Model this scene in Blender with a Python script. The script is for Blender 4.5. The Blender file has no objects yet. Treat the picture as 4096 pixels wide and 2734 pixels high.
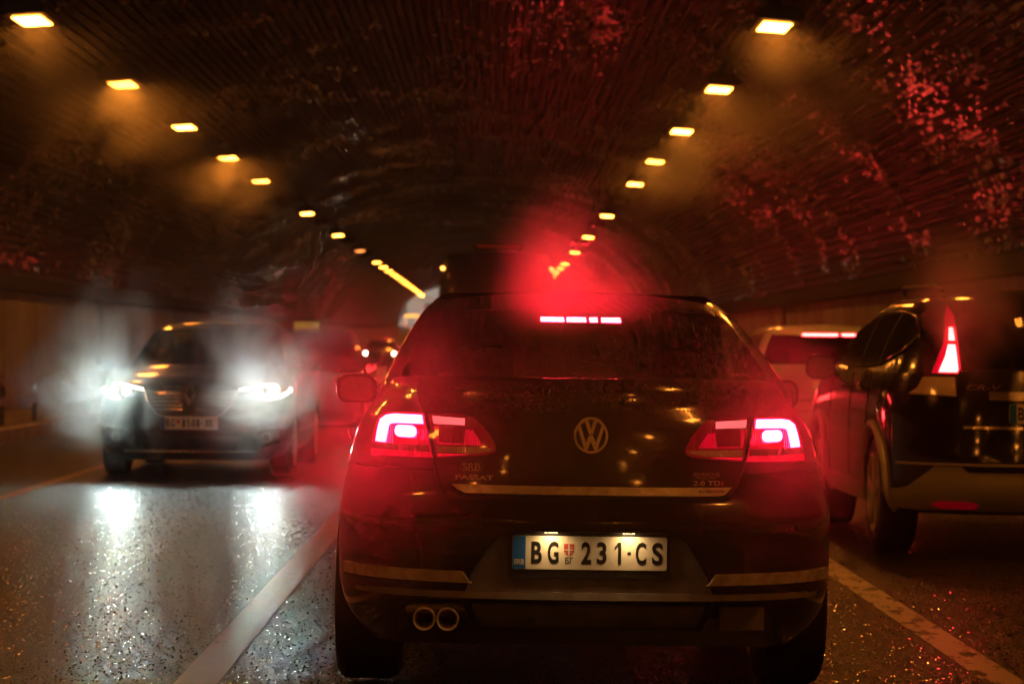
import bpy, bmesh, math, random
from mathutils import Vector, Matrix
random.seed(7)
PI = math.pi
scene = bpy.context.scene
C = scene.collection

# ---------------------------------------------------------------- camera
CAM_Z = 1.25
cam_data = bpy.data.cameras.new('camera')
cam_data.sensor_width = 36.0
cam_data.lens = 98.1
cam_data.clip_start = 0.1
cam_data.clip_end = 3000
cam_data.dof.use_dof = True
cam_data.dof.focus_distance = 9.6
cam_data.dof.aperture_fstop = 5.6
cam = bpy.data.objects.new('camera', cam_data)
C.objects.link(cam)
cam.location = (0, 0, CAM_Z)
cam.rotation_euler = (Matrix.Rotation(-math.radians(0.38), 4, 'Z') @ Matrix.Rotation(math.radians(90.055), 4, 'X') @ Matrix.Rotation(math.radians(0.45), 4, 'Z')).to_euler()
scene.camera = cam

# ---------------------------------------------------------------- world: dusk outside, night in the tunnel
world = bpy.data.worlds.new('World')
scene.world = world
world.use_nodes = True
wn = world.node_tree
sky = wn.nodes.new('ShaderNodeTexSky')
sky.sky_type = 'NISHITA'
sky.sun_disc = False
sky.sun_elevation = math.radians(18.0)
sky.sun_rotation = math.radians(160)
wn.links.new(sky.outputs[0], wn.nodes['Background'].inputs[0])
wn.nodes['Background'].inputs[1].default_value = 0.15

# ---------------------------------------------------------------- exposure and sampling
vs = scene.view_settings
vs.view_transform = 'Standard'
vs.look = 'None'
vs.exposure = 0.0
vs.gamma = 1.0
vs.use_curve_mapping = False
cy = scene.cycles
cy.use_denoising = True
try:
    cy.denoiser = 'OPENIMAGEDENOISE'
except Exception:
    pass
cy.max_bounces = 6
cy.diffuse_bounces = 2
cy.glossy_bounces = 4
cy.transmission_bounces = 6
cy.transparent_max_bounces = 12
cy.volume_bounces = 0
cy.sample_clamp_indirect = 4.0
cy.sample_clamp_direct = 0.0
cy.caustics_reflective = False
cy.caustics_refractive = False
cy.use_light_tree = True
cy.use_adaptive_sampling = True
cy.adaptive_threshold = 0.045
cy.adaptive_min_samples = 16
cy.volume_step_rate = 2.5
cy.volume_max_steps = 48
cy.time_limit = 780.0

# ---------------------------------------------------------------- materials
MATS = {}
def new_mat(name):
    m = bpy.data.materials.new(name)
    m.use_nodes = True
    MATS[name] = m
    return m, m.node_tree, m.node_tree.nodes['Principled BSDF']

def coords(nt, scale=(1, 1, 1), world_space=False):
    if world_space:
        g = nt.nodes.new('ShaderNodeNewGeometry'); src = g.outputs['Position']
    else:
        t = nt.nodes.new('ShaderNodeTexCoord'); src = t.outputs['Object']
    mp = nt.nodes.new('ShaderNodeMapping')
    mp.inputs['Scale'].default_value = scale
    nt.links.new(src, mp.inputs['Vector'])
    return mp.outputs[0]

def noise(nt, vec, scale, detail=3, rough=0.55):
    n = nt.nodes.new('ShaderNodeTexNoise')
    n.inputs['Scale'].default_value = scale
    n.inputs['Detail'].default_value = detail
    n.inputs['Roughness'].default_value = rough
    nt.links.new(vec, n.inputs['Vector'])
    return n.outputs[0]

def remap(nt, v, a, b, c, d):
    r = nt.nodes.new('ShaderNodeMapRange')
    r.inputs[1].default_value = a; r.inputs[2].default_value = b
    r.inputs[3].default_value = c; r.inputs[4].default_value = d
    nt.links.new(v, r.inputs[0])
    return r.outputs[0]

def math_node(nt, op, a, b):
    m = nt.nodes.new('ShaderNodeMath'); m.operation = op
    for i, v in enumerate((a, b)):
        if isinstance(v, (int, float)): m.inputs[i].default_value = v
        else: nt.links.new(v, m.inputs[i])
    return m.outputs[0]

def ramp(nt, v, stops):
    r = nt.nodes.new('ShaderNodeValToRGB')
    e = r.color_ramp.elements
    while len(e) < len(stops): e.new(0.5)
    for k, (p, c) in enumerate(stops):
        e[k].position = p; e[k].color = (*c, 1)
    nt.links.new(v, r.inputs[0])
    return r.outputs[0]

def droplets(nt, size=150.0, keep=0.5):
    """height field of rain beads, some of them run together"""
    vec = coords(nt)
    v = nt.nodes.new('ShaderNodeTexVoronoi')
    v.inputs['Scale'].default_value = size
    nt.links.new(vec, v.inputs['Vector'])
    d = remap(nt, v.outputs['Distance'], 0.0, 0.42, 1.0, 0.0)
    pick = nt.nodes.new('ShaderNodeSeparateColor')
    nt.links.new(v.outputs['Color'], pick.inputs[0])
    on = math_node(nt, 'LESS_THAN', pick.outputs[0], keep)
    big = remap(nt, noise(nt, vec, 7.0, 2), 0.42, 0.58, 0.15, 1.0)
    return math_node(nt, 'MULTIPLY', math_node(nt, 'MULTIPLY', d, on), big)

def bump(nt, bsdf, h, strength, dist):
    b = nt.nodes.new('ShaderNodeBump')
    b.inputs['Strength'].default_value = strength
    b.inputs['Distance'].default_value = dist
    nt.links.new(h, b.inputs['Height'])
    nt.links.new(b.outputs[0], bsdf.inputs['Normal'])
    return b

def mat(name, col, rough=0.5, metal=0.0, coat=0.0, spec=0.5, emit=None, strength=0.0, wet=0.0, grain=0.0, gscale=60, dirt=None):
    m, nt, b = new_mat(name)
    b.inputs['Base Color'].default_value = (*col, 1)
    b.inputs['Roughness'].default_value = rough
    b.inputs['Metallic'].default_value = metal
    b.inputs['Coat Weight'].default_value = coat
    b.inputs['Coat Roughness'].default_value = 0.06
    b.inputs['Specular IOR Level'].default_value = spec
    if emit:
        b.inputs['Emission Color'].default_value = (*emit, 1)
        b.inputs['Emission Strength'].default_value = strength
    if wet:
        bump(nt, b, droplets(nt), wet, 0.0022)
        vec = coords(nt, (1, 1, 0.25))
        lo_, hi_ = (rough * 0.7, min(0.262, rough * 1.5)) if rough < 0.27 else (max(0.285, rough * 0.8), min(1, rough * 1.4))
        nt.links.new(remap(nt, noise(nt, vec, 9, 3), 0.35, 0.7, lo_, hi_), b.inputs['Roughness'])
    elif grain:
        vec = coords(nt)
        bump(nt, b, noise(nt, vec, gscale, 4), grain, 0.004)
        nt.links.new(remap(nt, noise(nt, vec, gscale * 0.15, 3), 0.3, 0.7, rough * 0.75, min(1, rough * 1.25)), b.inputs['Roughness'])
    if dirt:
        vec = coords(nt)
        c = ramp(nt, noise(nt, vec, dirt[1], 4), [(0.35, col), (0.7, dirt[0])])
        nt.links.new(c, b.inputs['Base Color'])
    return m

mat('paint_black', (0.022, 0.013, 0.015), 0.17, 0.35, 0.9, wet=0.55)
mat('paint_darkblue', (0.012, 0.014, 0.02), 0.2, 0.2, 0.9, wet=0.45)
mat('paint_suv', (0.012, 0.008, 0.008), 0.14, 0.0, 1.0, wet=0.3)
mat('paint_white', (0.75, 0.72, 0.66), 0.25, 0.0, 0.7, wet=0.3)
mat('paint_grey', (0.12, 0.12, 0.12), 0.25, 0.3, 0.7, wet=0.3)
mat('paint_van', (0.035, 0.03, 0.03), 0.35, 0.0, 0.5, wet=0.3)
mat('plastic_black', (0.012, 0.012, 0.012), 0.5, grain=0.3, gscale=300)
mat('plastic_wet', (0.11, 0.10, 0.095), 0.36, wet=0.5, dirt=((0.2, 0.18, 0.16), 14))
mat('plastic_grey', (0.46, 0.43, 0.38), 0.42, 0.1, wet=0.35)
mat('gap_black', (0.004, 0.004, 0.004), 0.8)
mat('chrome', (0.80, 0.76, 0.68), 0.16, 1.0, wet=0.5)
mat('badge_letter', (0.75, 0.68, 0.56), 0.38, 0.6)
mat('chrome_dirty', (0.88, 0.84, 0.76), 0.33, 0.45, wet=0.6, dirt=((0.5, 0.44, 0.36), 22))
mat('steel_dark', (0.22, 0.19, 0.16), 0.38, 1.0, grain=0.3)
mat('rubber', (0.014, 0.014, 0.014), 0.6, grain=0.4, gscale=120)
mat('alloy', (0.8, 0.76, 0.68), 0.4, 0.2)
mat('seat_fabric', (0.10, 0.085, 0.06), 0.85)
mat('interior', (0.02, 0.018, 0.016), 0.8)
mat('plate_white', (0.82, 0.78, 0.66), 0.4)
mat('plate_blue', (0.01, 0.17, 0.62), 0.4)
mat('plate_ink', (0.01, 0.01, 0.01), 0.45)
mat('plate_red', (0.6, 0.02, 0.03), 0.45)
mat('sticker_ink', (0.5, 0.42, 0.32), 0.5)
mat('letter_dark', (0.05, 0.045, 0.04), 0.4)
mat('lens_red_dark', (0.22, 0.0, 0.012), 0.1, coat=1.0, emit=(1.0, 0.0, 0.02), strength=0.09)  # faint own glow added, though unlit lenses and reflectors use it
mat('lens_red', (0.45, 0.0, 0.012), 0.12, coat=1.0, emit=(1.0, 0.0, 0.03), strength=0.6)
mat('lens_red_glow', (0.5, 0.0, 0.01), 0.15, coat=1.0, emit=(1.0, 0.004, 0.03), strength=0.95)
mat('lens_smoke', (0.35, 0.12, 0.06), 0.25, coat=1.0, emit=(1.0, 0.05, 0.02), strength=0.10)
mat('lens_clear', (0.85, 0.72, 0.48), 0.12, 0.3, coat=1.0)
mat('brake_lit', (0.9, 0.1, 0.1), 0.3, emit=(1.0, 0.036, 0.034), strength=44.0)
mat('tail_lit', (0.9, 0.1, 0.1), 0.3, emit=(1.0, 0.018, 0.035), strength=60.0)
mat('brake_strong', (0.9, 0.1, 0.1), 0.3, emit=(1.0, 0.006, 0.034), strength=420.0)
mat('tail_strong', (0.9, 0.1, 0.1), 0.3, emit=(1.0, 0.008, 0.034), strength=220.0)
mat('high_brake', (0.9, 0.1, 0.1), 0.3, emit=(1.0, 0.014, 0.036), strength=420.0)
mat('tail_half', (0.8, 0.1, 0.1), 0.3, emit=(1.0, 0.16, 0.17), strength=1.3)
mat('lamp_glow', (1.0, 0.9, 0.7), 0.3, emit=(1.0, 0.28, 0.026), strength=60.0)
mat('lamp_glow_red', (1.0, 0.8, 0.6), 0.3, emit=(1.0, 0.28, 0.05), strength=7.0)
mat('lamp_off', (0.25, 0.22, 0.18), 0.3)
mat('lamp_case', (0.10, 0.09, 0.08), 0.5, 0.6)
mat('headlamp_lit', (1, 1, 1), 0.2, emit=(0.80, 1.0, 0.92), strength=260.0)
mat('drl_lit', (1, 1, 1), 0.2, emit=(0.95, 1.0, 0.85), strength=9.0)
mat('headlamp_dim', (1, 1, 1), 0.2, emit=(1.0, 0.8, 0.55), strength=30.0)
mat('amber_lit', (1, 0.5, 0.1), 0.2, emit=(1.0, 0.42, 0.06), strength=9.0)
mat('plate_lamp', (1, 1, 1), 0.3, emit=(1.0, 0.60, 0.24), strength=60.0)
mat('taxi_sign', (0.6, 0.62, 0.05), 0.4, emit=(0.7, 0.75, 0.1), strength=0.12)
mat('concrete', (0.30, 0.27, 0.23), 0.6, grain=0.4, gscale=18, dirt=((0.16, 0.13, 0.10), 0.9))
mat('concrete_pale', (0.36, 0.33, 0.29), 0.6, grain=0.4, gscale=18, dirt=((0.22, 0.19, 0.15), 0.9))
mat('kerb_paint', (0.42, 0.36, 0.30), 0.4, grain=0.4, gscale=30, dirt=((0.22, 0.18, 0.14), 2.0))
mat('rail_steel', (0.28, 0.25, 0.22), 0.4, 0.8, grain=0.2)
mat('dark_duct', (0.012, 0.011, 0.010), 0.7)
mat('facade_pale', (0.62, 0.60, 0.55), 0.8, grain=0.2, gscale=3)
mat('facade_trim', (0.72, 0.70, 0.66), 0.7)
mat('window_dark', (0.03, 0.03, 0.035), 0.1)
mat('sign_blue', (0.02, 0.10, 0.55), 0.4, emit=(0.05, 0.22, 1.0), strength=0.7)
mat('sign_amber', (0.9, 0.45, 0.05), 0.4, emit=(1.0, 0.45, 0.08), strength=2.2)

def glass_mat(name, tint, wet):
    m, nt, b = new_mat(name)
    nt.nodes.remove(b)
    out = nt.nodes['Material Output']
    tr = nt.nodes.new('ShaderNodeBsdfTransparent'); tr.inputs[0].default_value = (*tint, 1)
    gl = nt.nodes.new('ShaderNodeBsdfGlossy'); gl.inputs['Roughness'].default_value = 0.05
    fr = nt.nodes.new('ShaderNodeFresnel'); fr.inputs[0].default_value = 1.5
    mx = nt.nodes.new('ShaderNodeMixShader')
    if wet:
        h = droplets(nt, 120, 0.45)
        bp = nt.nodes.new('ShaderNodeBump'); bp.inputs['Strength'].default_value = wet; bp.inputs['Distance'].default_value = 0.003
        nt.links.new(h, bp.inputs['Height'])
        nt.links.new(bp.outputs[0], gl.inputs['Normal']); nt.links.new(bp.outputs[0], fr.inputs['Normal'])
    nt.links.new(fr.outputs[0], mx.inputs[0])
    nt.links.new(tr.outputs[0], mx.inputs[1]); nt.links.new(gl.outputs[0], mx.inputs[2])
    nt.links.new(mx.outputs[0], out.inputs['Surface'])
    return m
glass_mat('glass_wet', (0.74, 0.72, 0.68), 0.5)
glass_mat('glass_tint', (0.16, 0.15, 0.14), 0.4)
mat('mirror', (0.6, 0.56, 0.5), 0.22, 1.0, wet=0.5)

def road_mat():
    m, nt, b = new_mat('wet_asphalt')
    vec = coords(nt, world_space=True)
    v = nt.nodes.new('ShaderNodeTexVoronoi'); v.inputs['Scale'].default_value = 55
    nt.links.new(vec, v.inputs['Vector'])
    stones = remap(nt, v.outputs['Distance'], 0.0, 0.6, 1.0, 0.0)
    fine = noise(nt, vec, 160, 3, 0.6)
    h = math_node(nt, 'ADD', math_node(nt, 'MULTIPLY', stones, 0.8), math_node(nt, 'MULTIPLY', fine, 0.6))
    big = noise(nt, coords(nt, (1, 0.25, 1), True), 1.1, 4)
    bp = bump(nt, b, h, 1.0, 0.010)
    nt.links.new(remap(nt, big, 0.2, 0.8, 0.285, 0.32), b.inputs['Roughness'])
    nt.links.new(ramp(nt, fine, [(0.3, (0.010, 0.010, 0.010)), (0.7, (0.034, 0.032, 0.030))]), b.inputs['Base Color'])
    b.inputs['Specular IOR Level'].default_value = 0.6
road_mat()

mat('film_wet', (0.02, 0.02, 0.02), 0.13, spec=0.7)

mat('bead_water', (0.02, 0.02, 0.02), 0.10, spec=1.0)

def marking_mat(name, col, keep):
    m, nt, b = new_mat(name)
    vec = coords(nt, (1, 0.35, 1), True)
    n1 = noise(nt, vec, 9, 6, 0.7)
    n2 = noise(nt, coords(nt, world_space=True), 90, 3)
    a = math_node(nt, 'ADD', math_node(nt, 'MULTIPLY', n1, 0.8), math_node(nt, 'MULTIPLY', n2, 0.2))
    nt.links.new(remap(nt, a, keep - 0.03, keep + 0.03, 0.0, 1.0), b.inputs['Alpha'])
    nt.links.new(ramp(nt, n2, [(0.3, tuple(c * 0.75 for c in col)), (0.7, col)]), b.inputs['Base Color'])
    b.inputs['Roughness'].default_value = 0.33
    bump(nt, b, n2, 0.6, 0.004)
marking_mat('road_paint', (0.66, 0.53, 0.38), 0.37)
marking_mat('road_paint_worn', (0.60, 0.53, 0.42), 0.45)
marking_mat('road_paint_orange', (0.45, 0.22, 0.08), 0.40)

def vault_mat():
    """dark metal cladding, softly dented, with added paler, tilted specks that make glints"""
    m, nt, b = new_mat('vault_metal')
    vec = coords(nt, (1, 0.12, 1), True)
    dents = noise(nt, vec, 1.6, 2)
    bp = bump(nt, b, dents, 0.10, 0.05)
    v = nt.nodes.new('ShaderNodeTexVoronoi'); v.inputs['Scale'].default_value = 11.0
    nt.links.new(coords(nt, (1, 0.45, 1), True), v.inputs['Vector'])
    sp = nt.nodes.new('ShaderNodeSeparateColor'); nt.links.new(v.outputs['Color'], sp.inputs[0])
    patch = remap(nt, noise(nt, coords(nt, world_space=True), 0.35, 3, 0.6), 0.46, 0.60, 0.02, 0.40)
    on = math_node(nt, 'LESS_THAN', sp.outputs[0], patch)
    near_c = math_node(nt, 'LESS_THAN', v.outputs['Distance'], 0.33)
    k = math_node(nt, 'MULTIPLY', math_node(nt, 'MULTIPLY', on, near_c), 1.1)
    sub = nt.nodes.new('ShaderNodeVectorMath'); sub.operation = 'SUBTRACT'; nt.links.new(v.outputs['Color'], sub.inputs[0]); sub.inputs[1].default_value = (0.5, 0.5, 0.5)
    sc_ = nt.nodes.new('ShaderNodeVectorMath'); sc_.operation = 'SCALE'; nt.links.new(sub.outputs[0], sc_.inputs[0]); nt.links.new(k, sc_.inputs['Scale'])
    ad = nt.nodes.new('ShaderNodeVectorMath'); ad.operation = 'ADD'; nt.links.new(bp.outputs[0], ad.inputs[0]); nt.links.new(sc_.outputs[0], ad.inputs[1])
    nm = nt.nodes.new('ShaderNodeVectorMath'); nm.operation = 'NORMALIZE'; nt.links.new(ad.outputs[0], nm.inputs[0])
    nt.links.new(nm.outputs[0], b.inputs['Normal'])
    mixc = nt.nodes.new('ShaderNodeMix'); mixc.data_type = 'RGBA'
    nt.links.new(on, mixc.inputs[0]); mixc.inputs[7].default_value = (0.30, 0.27, 0.25, 1)  # specks coloured paler to strengthen the glints on the ceiling
    nt.links.new(ramp(nt, noise(nt, vec, 0.9, 5), [(0.3, (0.007, 0.006, 0.005)), (0.7, (0.020, 0.016, 0.013))]), mixc.inputs[6])
    nt.links.new(mixc.outputs[2], b.inputs['Base Color'])
    b.inputs['Metallic'].default_value = 0.4
    b.inputs['Specular IOR Level'].default_value = 0.25
    nt.links.new(remap(nt, on, 0.0, 1.0, 0.42, 0.13), b.inputs['Roughness'])
vault_mat()

for _n in ('lens_red', 'lens_red_dark', 'lens_red_glow', 'lens_smoke', 'lens_clear'):
    _nt = MATS[_n].node_tree
    _w = _nt.nodes.new('ShaderNodeTexWave'); _w.inputs['Scale'].default_value = 38.0; _w.inputs['Distortion'].default_value = 0.0
    _nt.links.new(coords(_nt), _w.inputs['Vector'])
    bump(_nt, _nt.nodes['Principled BSDF'], _w.outputs['Fac'], 0.5, 0.004)
    if _n in ('lens_red', 'lens_red_glow', 'lens_smoke'):
        _e = _nt.nodes['Principled BSDF'].inputs['Emission Strength']
        _nt.links.new(remap(_nt, _w.outputs['Fac'], 0, 1, _e.default_value * 0.55, _e.default_value * 1.25), _e)
for _n in ('lens_red', 'lens_red_dark', 'lens_red_glow', 'lens_smoke', 'taxi_sign', 'sign_blue', 'sign_amber', 'tail_half'):
    MATS[_n].cycles.emission_sampling = 'NONE'

# ---------------------------------------------------------------- object helpers
def link_mesh(name, me, m, parent=None, smooth=None):
    o = bpy.data.objects.new(name, me)
    C.objects.link(o)
    if m is not None and not me.materials:
        me.materials.append(MATS[m])
    if parent is not None:
        o.parent = parent
    if smooth:
        me.shade_smooth()
        me.set_sharp_from_angle(angle=math.radians(smooth))
    return o

def obj(name, verts, faces, m, parent=None, smooth=None):
    me = bpy.data.meshes.new(name)
    me.from_pydata([tuple(v) for v in verts], [], faces)
    bm = bmesh.new(); bm.from_mesh(me)
    bmesh.ops.recalc_face_normals(bm, faces=bm.faces)
    bm.to_mesh(me); bm.free()
    return link_mesh(name, me, m, parent, smooth)

def tag(o, label=None, cat=None, group=None, kind=None):
    if label: o['label'] = label
    if cat: o['category'] = cat
    if group: o['group'] = group
    if kind: o['kind'] = kind
    return o

def empty(name, loc, rot=(0, 0, 0)):
    o = bpy.data.objects.new(name, None)
    C.objects.link(o)
    o.empty_display_size = 0.2
    o.location = loc; o.rotation_euler = rot
    return o

class MB:
    def __init__(s): s.v = []; s.f = []
    def add(s, v, f):
        k = len(s.v); s.v += [tuple(p) for p in v]; s.f += [tuple(i + k for i in q) for q in f]; return s
    def box(s, x0, x1, y0, y1, z0, z1):
        v = [(x, y, z) for x in (x0, x1) for y in (y0, y1) for z in (z0, z1)]
        return s.add(v, [(0, 1, 3, 2), (4, 6, 7, 5), (0, 4, 5, 1), (2, 3, 7, 6), (0, 2, 6, 4), (1, 5, 7, 3)])
    def tube(s, pts, r, n=8, closed=False):
        pts = [Vector(p) for p in pts]; N = len(pts); rings = []
        for i, p in enumerate(pts):
            a = pts[i - 1] if (i or closed) else p
            b = pts[(i + 1) % N] if (i < N - 1 or closed) else p
            t = (b - a).normalized()
            u = t.cross(Vector((0, 0, 1)))
            if u.length < 0.05: u = t.cross(Vector((0, 1, 0)))
            u.normalize(); w = t.cross(u)
            rr = r[i] if isinstance(r, (list, tuple)) else r
            rings.append([p + u * math.cos(2 * PI * k / n) * rr + w * math.sin(2 * PI * k / n) * rr for k in range(n)])
        v = [q for ring in rings for q in ring]; f = []
        for i in range(N if closed else N - 1):
            j = (i + 1) % N
            for k in range(n):
                f.append((i * n + k, i * n + (k + 1) % n, j * n + (k + 1) % n, j * n + k))
        if not closed: f += [tuple(range(n)), tuple((N - 1) * n + k for k in range(n))]
        return s.add(v, f)
    def lathe_x(s, prof, n=28, cx=0, cy=0, cz=0):
        """prof: list of (x, r), turned round the x axis"""
        v = [(cx + x, cy + r * math.cos(2 * PI * k / n), cz + r * math.sin(2 * PI * k / n)) for x, r in prof for k in range(n)]
        f = [(i * n + k, i * n + (k + 1) % n, (i + 1) * n + (k + 1) % n, (i + 1) * n + k) for i in range(len(prof) - 1) for k in range(n)]
        return s.add(v, f)
    def lathe_y(s, prof, n=28, cx=0, cy=0, cz=0):
        v = [(cx + r * math.cos(2 * PI * k / n), cy + y, cz + r * math.sin(2 * PI * k / n)) for y, r in prof for k in range(n)]
        f = [(i * n + k, i * n + (k + 1) % n, (i + 1) * n + (k + 1) % n, (i + 1) * n + k) for i in range(len(prof) - 1) for k in range(n)]
        return s.add(v, f)
    def build(s, name, m, parent=None, smooth=None): return obj(name, s.v, s.f, m, parent, smooth)

def rounded(x0, x1, z0, z1, r, n=5):
    pts = []
    for cx, cz, a0 in ((x1 - r, z1 - r, 0), (x0 + r, z1 - r, 90), (x0 + r, z0 + r, 180), (x1 - r, z0 + r, 270)):
        for k in range(n + 1):
            a = math.radians(a0 + 90 * k / n); pts.append((cx + r * math.cos(a), cz + r * math.sin(a)))
    return pts
def circle(cx, cz, r, n=32): return [(cx + r * math.cos(2 * PI * k / n), cz + r * math.sin(2 * PI * k / n)) for k in range(n)]
def mirror(poly): return [(-x, z) for x, z in reversed(poly)]

def conform(name, polys, fn, off, thick, m, parent, cell=0.05, smooth=40):
    """a plate cut to the outline(s) in (u, v), bent onto the surface fn(u, v) -> (point, normal); off = gap above it, thick = plate thickness"""
    if polys and isinstance(polys[0][0], (int, float)): polys = [polys]
    bm = bmesh.new()
    for poly in polys:
        es = []
        vs_ = [bm.verts.new((p[0], p[1], 0)) for p in poly]
        bm.faces.new(vs_)
    if cell:
        us = [v.co.x for v in bm.verts]; ws = [v.co.y for v in bm.verts]
        for ax, lo, hi in ((0, min(us), max(us)), (1, min(ws), max(ws))):
            k = max(1, int((hi - lo) / cell + 0.5))
            for i in range(1, k):
                co = [0, 0, 0]; no = [0, 0, 0]; co[ax] = lo + (hi - lo) * i / k; no[ax] = 1
                bmesh.ops.bisect_plane(bm, geom=bm.verts[:] + bm.edges[:] + bm.faces[:], plane_co=co, plane_no=no)
    bmesh.ops.triangulate(bm, faces=[f for f in bm.faces if len(f.verts) > 4])
    bm.verts.index_update()
    base = [(v.co.x, v.co.y) for v in bm.verts]
    faces = [[v.index for v in f.verts] for f in bm.faces]
    rim = [(e.verts[0].index, e.verts[1].index) for e in bm.edges if len(e.link_faces) == 1]
    bm.free()
    V = []; n = len(base)
    for u, w in base:
        p, q = fn(u, w); V.append(p + q * (off + thick))
    for u, w in base:
        p, q = fn(u, w); V.append(p + q * off)
    F = faces + [[i + n for i in reversed(f)] for f in faces] + [(a, b, b + n, a + n) for a, b in rim]
    return obj(name, V, F, m, parent, smooth)

def text_geo(body, size, depth=0.0, bold=0.0, xs=1.0, shear=0.0, space=1.0):
    cu = bpy.data.curves.new('t', 'FONT')
    cu.body = body; cu.size = size; cu.align_x = 'CENTER'; cu.align_y = 'CENTER'
    cu.offset = bold; cu.shear = shear; cu.extrude = depth / 2; cu.space_character = space; cu.resolution_u = 4
    o = bpy.data.objects.new('t', cu); C.objects.link(o)
    dg = bpy.context.evaluated_depsgraph_get(); dg.update()
    me = bpy.data.meshes.new_from_object(o.evaluated_get(dg))
    vs_ = [(v.co.x * xs, v.co.y, v.co.z + depth / 2) for v in me.vertices]
    fs = [tuple(p.vertices) for p in me.polygons]
    C.objects.unlink(o); bpy.data.objects.remove(o); bpy.data.curves.remove(cu); bpy.data.meshes.remove(me)
    xs_ = [v[0] for v in vs_]; ys_ = [v[1] for v in vs_]
    cx = (min(xs_) + max(xs_)) / 2; cyy = (min(ys_) + max(ys_)) / 2
    return [(x - cx, y - cyy, z) for x, y, z in vs_], fs

def lettering(name, body, fn, cx, cz, w, h, m, parent, depth=0.003, off=0.001, bold=0.0, shear=0.0, space=1.0):
    """words set to the width w and height h, centred on (cx, cz) of the surface"""
    v, f = text_geo(body, 1.0, 0.0, bold, 1.0, shear, space)
    ww = max(p[0] for p in v) - min(p[0] for p in v); hh = max(p[1] for p in v) - min(p[1] for p in v)
    k = len(v); V = []
    for lay in (off + depth, off):
        for x, y, z in v:
            p, q = fn(cx + x * w / ww, cz + y * h / hh); V.append(p + q * lay)
    cnt = {}
    for q in f:
        for a, b in zip(q, q[1:] + q[:1]):
            key = (min(a, b), max(a, b)); cnt[key] = cnt.get(key, 0) + 1
    F = list(f) + [tuple(i + k for i in reversed(q)) for q in f] + [(a, b, b + k, a + k) for (a, b), c in cnt.items() if c == 1]
    return obj(name, V, F, m, parent)

def cut(o, cutters):
    par = o.parent; o.parent = None
    for c in cutters:
        md = o.modifiers.new('cut', 'BOOLEAN'); md.operation = 'DIFFERENCE'; md.object = c; md.solver = 'EXACT'
    dg = bpy.context.evaluated_depsgraph_get(); dg.update()
    me = bpy.data.meshes.new_from_object(o.evaluated_get(dg))
    o.modifiers.clear(); o.parent = par
    old = o.data; o.data = me; me.name = old.name
    bpy.data.meshes.remove(old)
    for c in cutters:
        d = c.data; bpy.data.objects.remove(c); bpy.data.meshes.remove(d)

def pchip(xs, ys):
    n = len(xs)
    h = [xs[i + 1] - xs[i] for i in range(n - 1)]; d = [(ys[i + 1] - ys[i]) / h[i] for i in range(n - 1)]
    m = [d[0]] + [0 if d[i - 1] * d[i] <= 0 else 2 * d[i - 1] * d[i] / (d[i - 1] + d[i]) for i in range(1, n - 1)] + [d[-1]]
    def f(x):
        x = min(max(x, xs[0]), xs[-1]); i = 0
        while i < n - 2 and x > xs[i + 1]: i += 1
        t = (x - xs[i]) / h[i]
        return ((1 + 2 * t) * (1 - t) ** 2 * ys[i] + t * (1 - t) ** 2 * h[i] * m[i] + t * t * (3 - 2 * t) * ys[i + 1] + t * t * (t - 1) * h[i] * m[i + 1])
    return f

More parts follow.
